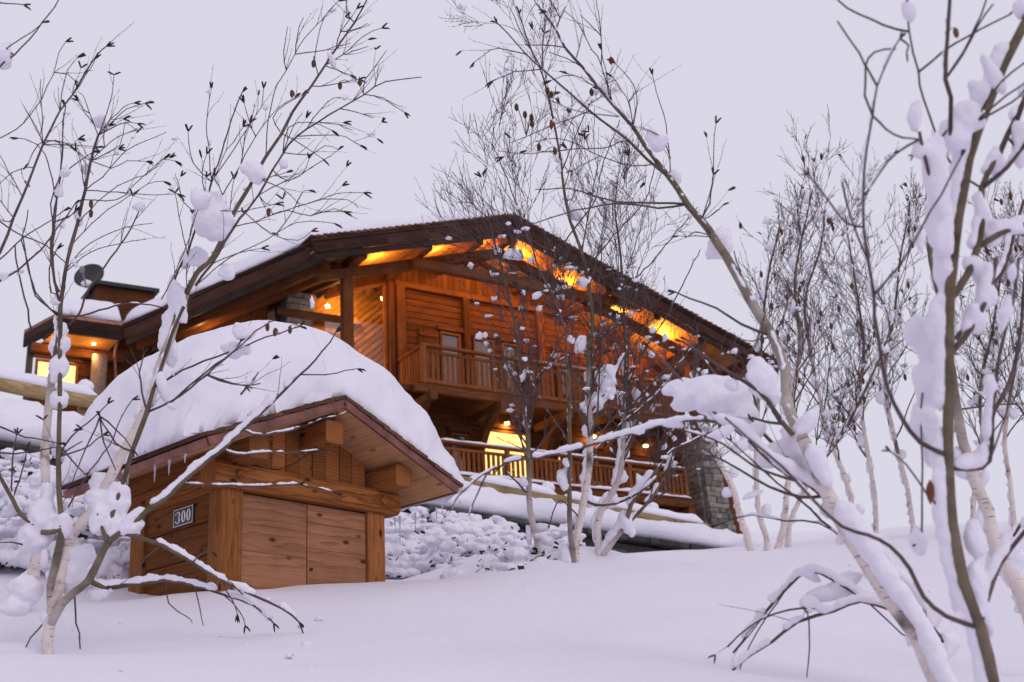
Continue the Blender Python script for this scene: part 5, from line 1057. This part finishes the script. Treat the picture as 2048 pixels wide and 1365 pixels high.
# ---- right edge: pale trunk leaning in from outside
T = Tree('birch_tree', 'pale birch trunk leaning in from the lower right corner behind the upright one', at(2075, 1290, 5.4), seed=12); T.dep = 5.4; T.soft = 6; tr = T.trace
tr('P', '2080,1300 2046,1194 1993,1104 1976,1020 1948,958 1925,880 1909,785 1895,700', 17, 8, 5.4, .3, 'T', 16, 0, cover=.55)
tr('P', '1895,700 1880,600 1862,520 1858,470', 7, 5.5, None, .1, 'B', 4, 3, .5)
tr('R5', '745,1300 790,1150 870,1000 920,800 945,560 960,300 980,100', 4.5, 2, 5.4, .2, 'B', 5, 3, .4); tr('R5', '560,1180 640,1140 800,1120 950,1115', 2.2, 1.5, None); tr('R5', '580,760 720,540 840,380 890,200 950,0', 5, 3, None, .1, 'B', 8, 2, .4); tr('P', '1993,1104 2020,1080 2048,1040', 4, 3, None, 0, 'B', 8)
for (x, y, rx, ry, a) in ((2010, 1090, 24, 40, -25), (2030, 1130, 22, 40, -25), (1965, 960, 14, 30, -20), (2044, 1180, 20, 40, -20), (1965, 590, 16, 24, 30)): T.clump(x, y, rx, ry, None, a, amp=.22)
T.done()
# ---- background birches right of the chalet
BG = [('birch with a pale trunk curving up before the stone pillar', (1503, 1112, 13.0), '1504,1112 1490,1060 1480,1030 1466,977 1435,915 1422,870 1400,800 1385,740', 7.5, 3, 41, 9, .9, .5),
      ('thin birch with a dark straight stem right of the stone pillar', (1535, 1116, 13.6), '1535,1116 1533,1080 1517,1015 1513,936 1516,810 1522,700 1535,560 1560,450', 6, 1.6, 42, 16, 1.0, .35),
      ('birch with a spotted trunk, second from the pillar in the thicket', (1548, 1118, 14.0), '1548,1118 1566,1062 1572,1010 1580,920 1586,800 1600,690 1590,560 1612,440 1625,380', 7, 1.4, 43, 21, 1.2, .3),
      ('birch with snow on its low forked stem in the thicket', (1578, 1116, 14.2), '1578,1116 1579,1052 1600,1000 1640,930 1690,860 1740,760 1790,640', 5.5, 1.6, 44, 14, 1.0, .25),
      ('birch in the thicket with a crooked stem leaning away from the chalet', (1705, 1092, 16.0), '1706,1092 1702,1002 1683,936 1658,876 1639,791 1620,700 1610,600 1640,500 1650,420', 6, 1.4, 45, 21, 1.3, .25),
      ('birch in the thicket seen just left of the leaning trunk, full of cones', (1752, 1090, 17.0), '1752,1090 1750,1000 1735,900 1720,800 1728,700 1716,600 1700,500 1690,430', 5.5, 1.3, 46, 21, 1.3, .25),
      ('thin birch seen through the branches left of the snow plastered trunk', (1830, 1085, 16.5), '1830,1085 1815,980 1790,880 1770,760 1790,620 1800,520 1815,440 1820,400', 5.5, 1.3, 47, 18, 1.3, .25),
      ('thin birch just right of the snow plastered trunk', (1942, 1080, 15.6), '1942,1080 1950,980 1965,880 1960,780 1985,660 2000,560 2010,480', 5.5, 1.3, 48, 21, 1.2, .25),
      ('thin birch at the right edge of the thicket', (2030, 1075, 15.0), '2030,1075 2022,980 2010,880 2025,760 2040,640 2050,540 2045,450', 5.5, 1.3, 49, 21, 1.2, .25),
      ('birch of the thicket half cut off by the right edge', (2110, 1070, 15.4), '2110,1070 2100,960 2085,840 2075,700 2060,580', 6, 1.4, 50, 18, 1.3, .25)]
for (lab, base, q, r0, r1, sd_, nb, L, f0) in BG:
    T = Tree('birch_tree', lab, ground_at(*base), 'thicket of birches right of the chalet', sd_); T.dep = base[2]; T.bits = .05; T.ckp = .03; T.cks = .7
    pos, rad = T.trace('P', q, r0, r1, base[2], .2, 'T', 4, cover=.4); T.grow(pos, rad, nb, L, 2, f0)
    for k in range(9):
        x, y, d = T.pts[T.R.randint(int(len(T.pts)*.15), len(T.pts)-1)]; T.clump(x+T.R.uniform(-14, 14), y+T.R.uniform(-10, 10), T.R.uniform(5, 15), T.R.uniform(6, 20), d, T.R.uniform(-40, 40), amp=.4)
    for k in range(8):
        i = T.R.randint(0, len(T.tw.V)-1); p = Vector(T.tw.V[i])+T.base; x, y, d = T._px(p)
        kk = d/FPX; p2 = p-T.base; h = 7.5
        T.cn.add(*tube_geo([p2, p2-Vector((0, 0, h*.4*kk)), p2-Vector((0, 0, h*kk)), p2-Vector((0, 0, h*1.6*kk)), p2-Vector((0, 0, h*2*kk))], [1*kk, h*.36*kk, h*.45*kk, h*.36*kk, .6*kk], 6))
    T.done()
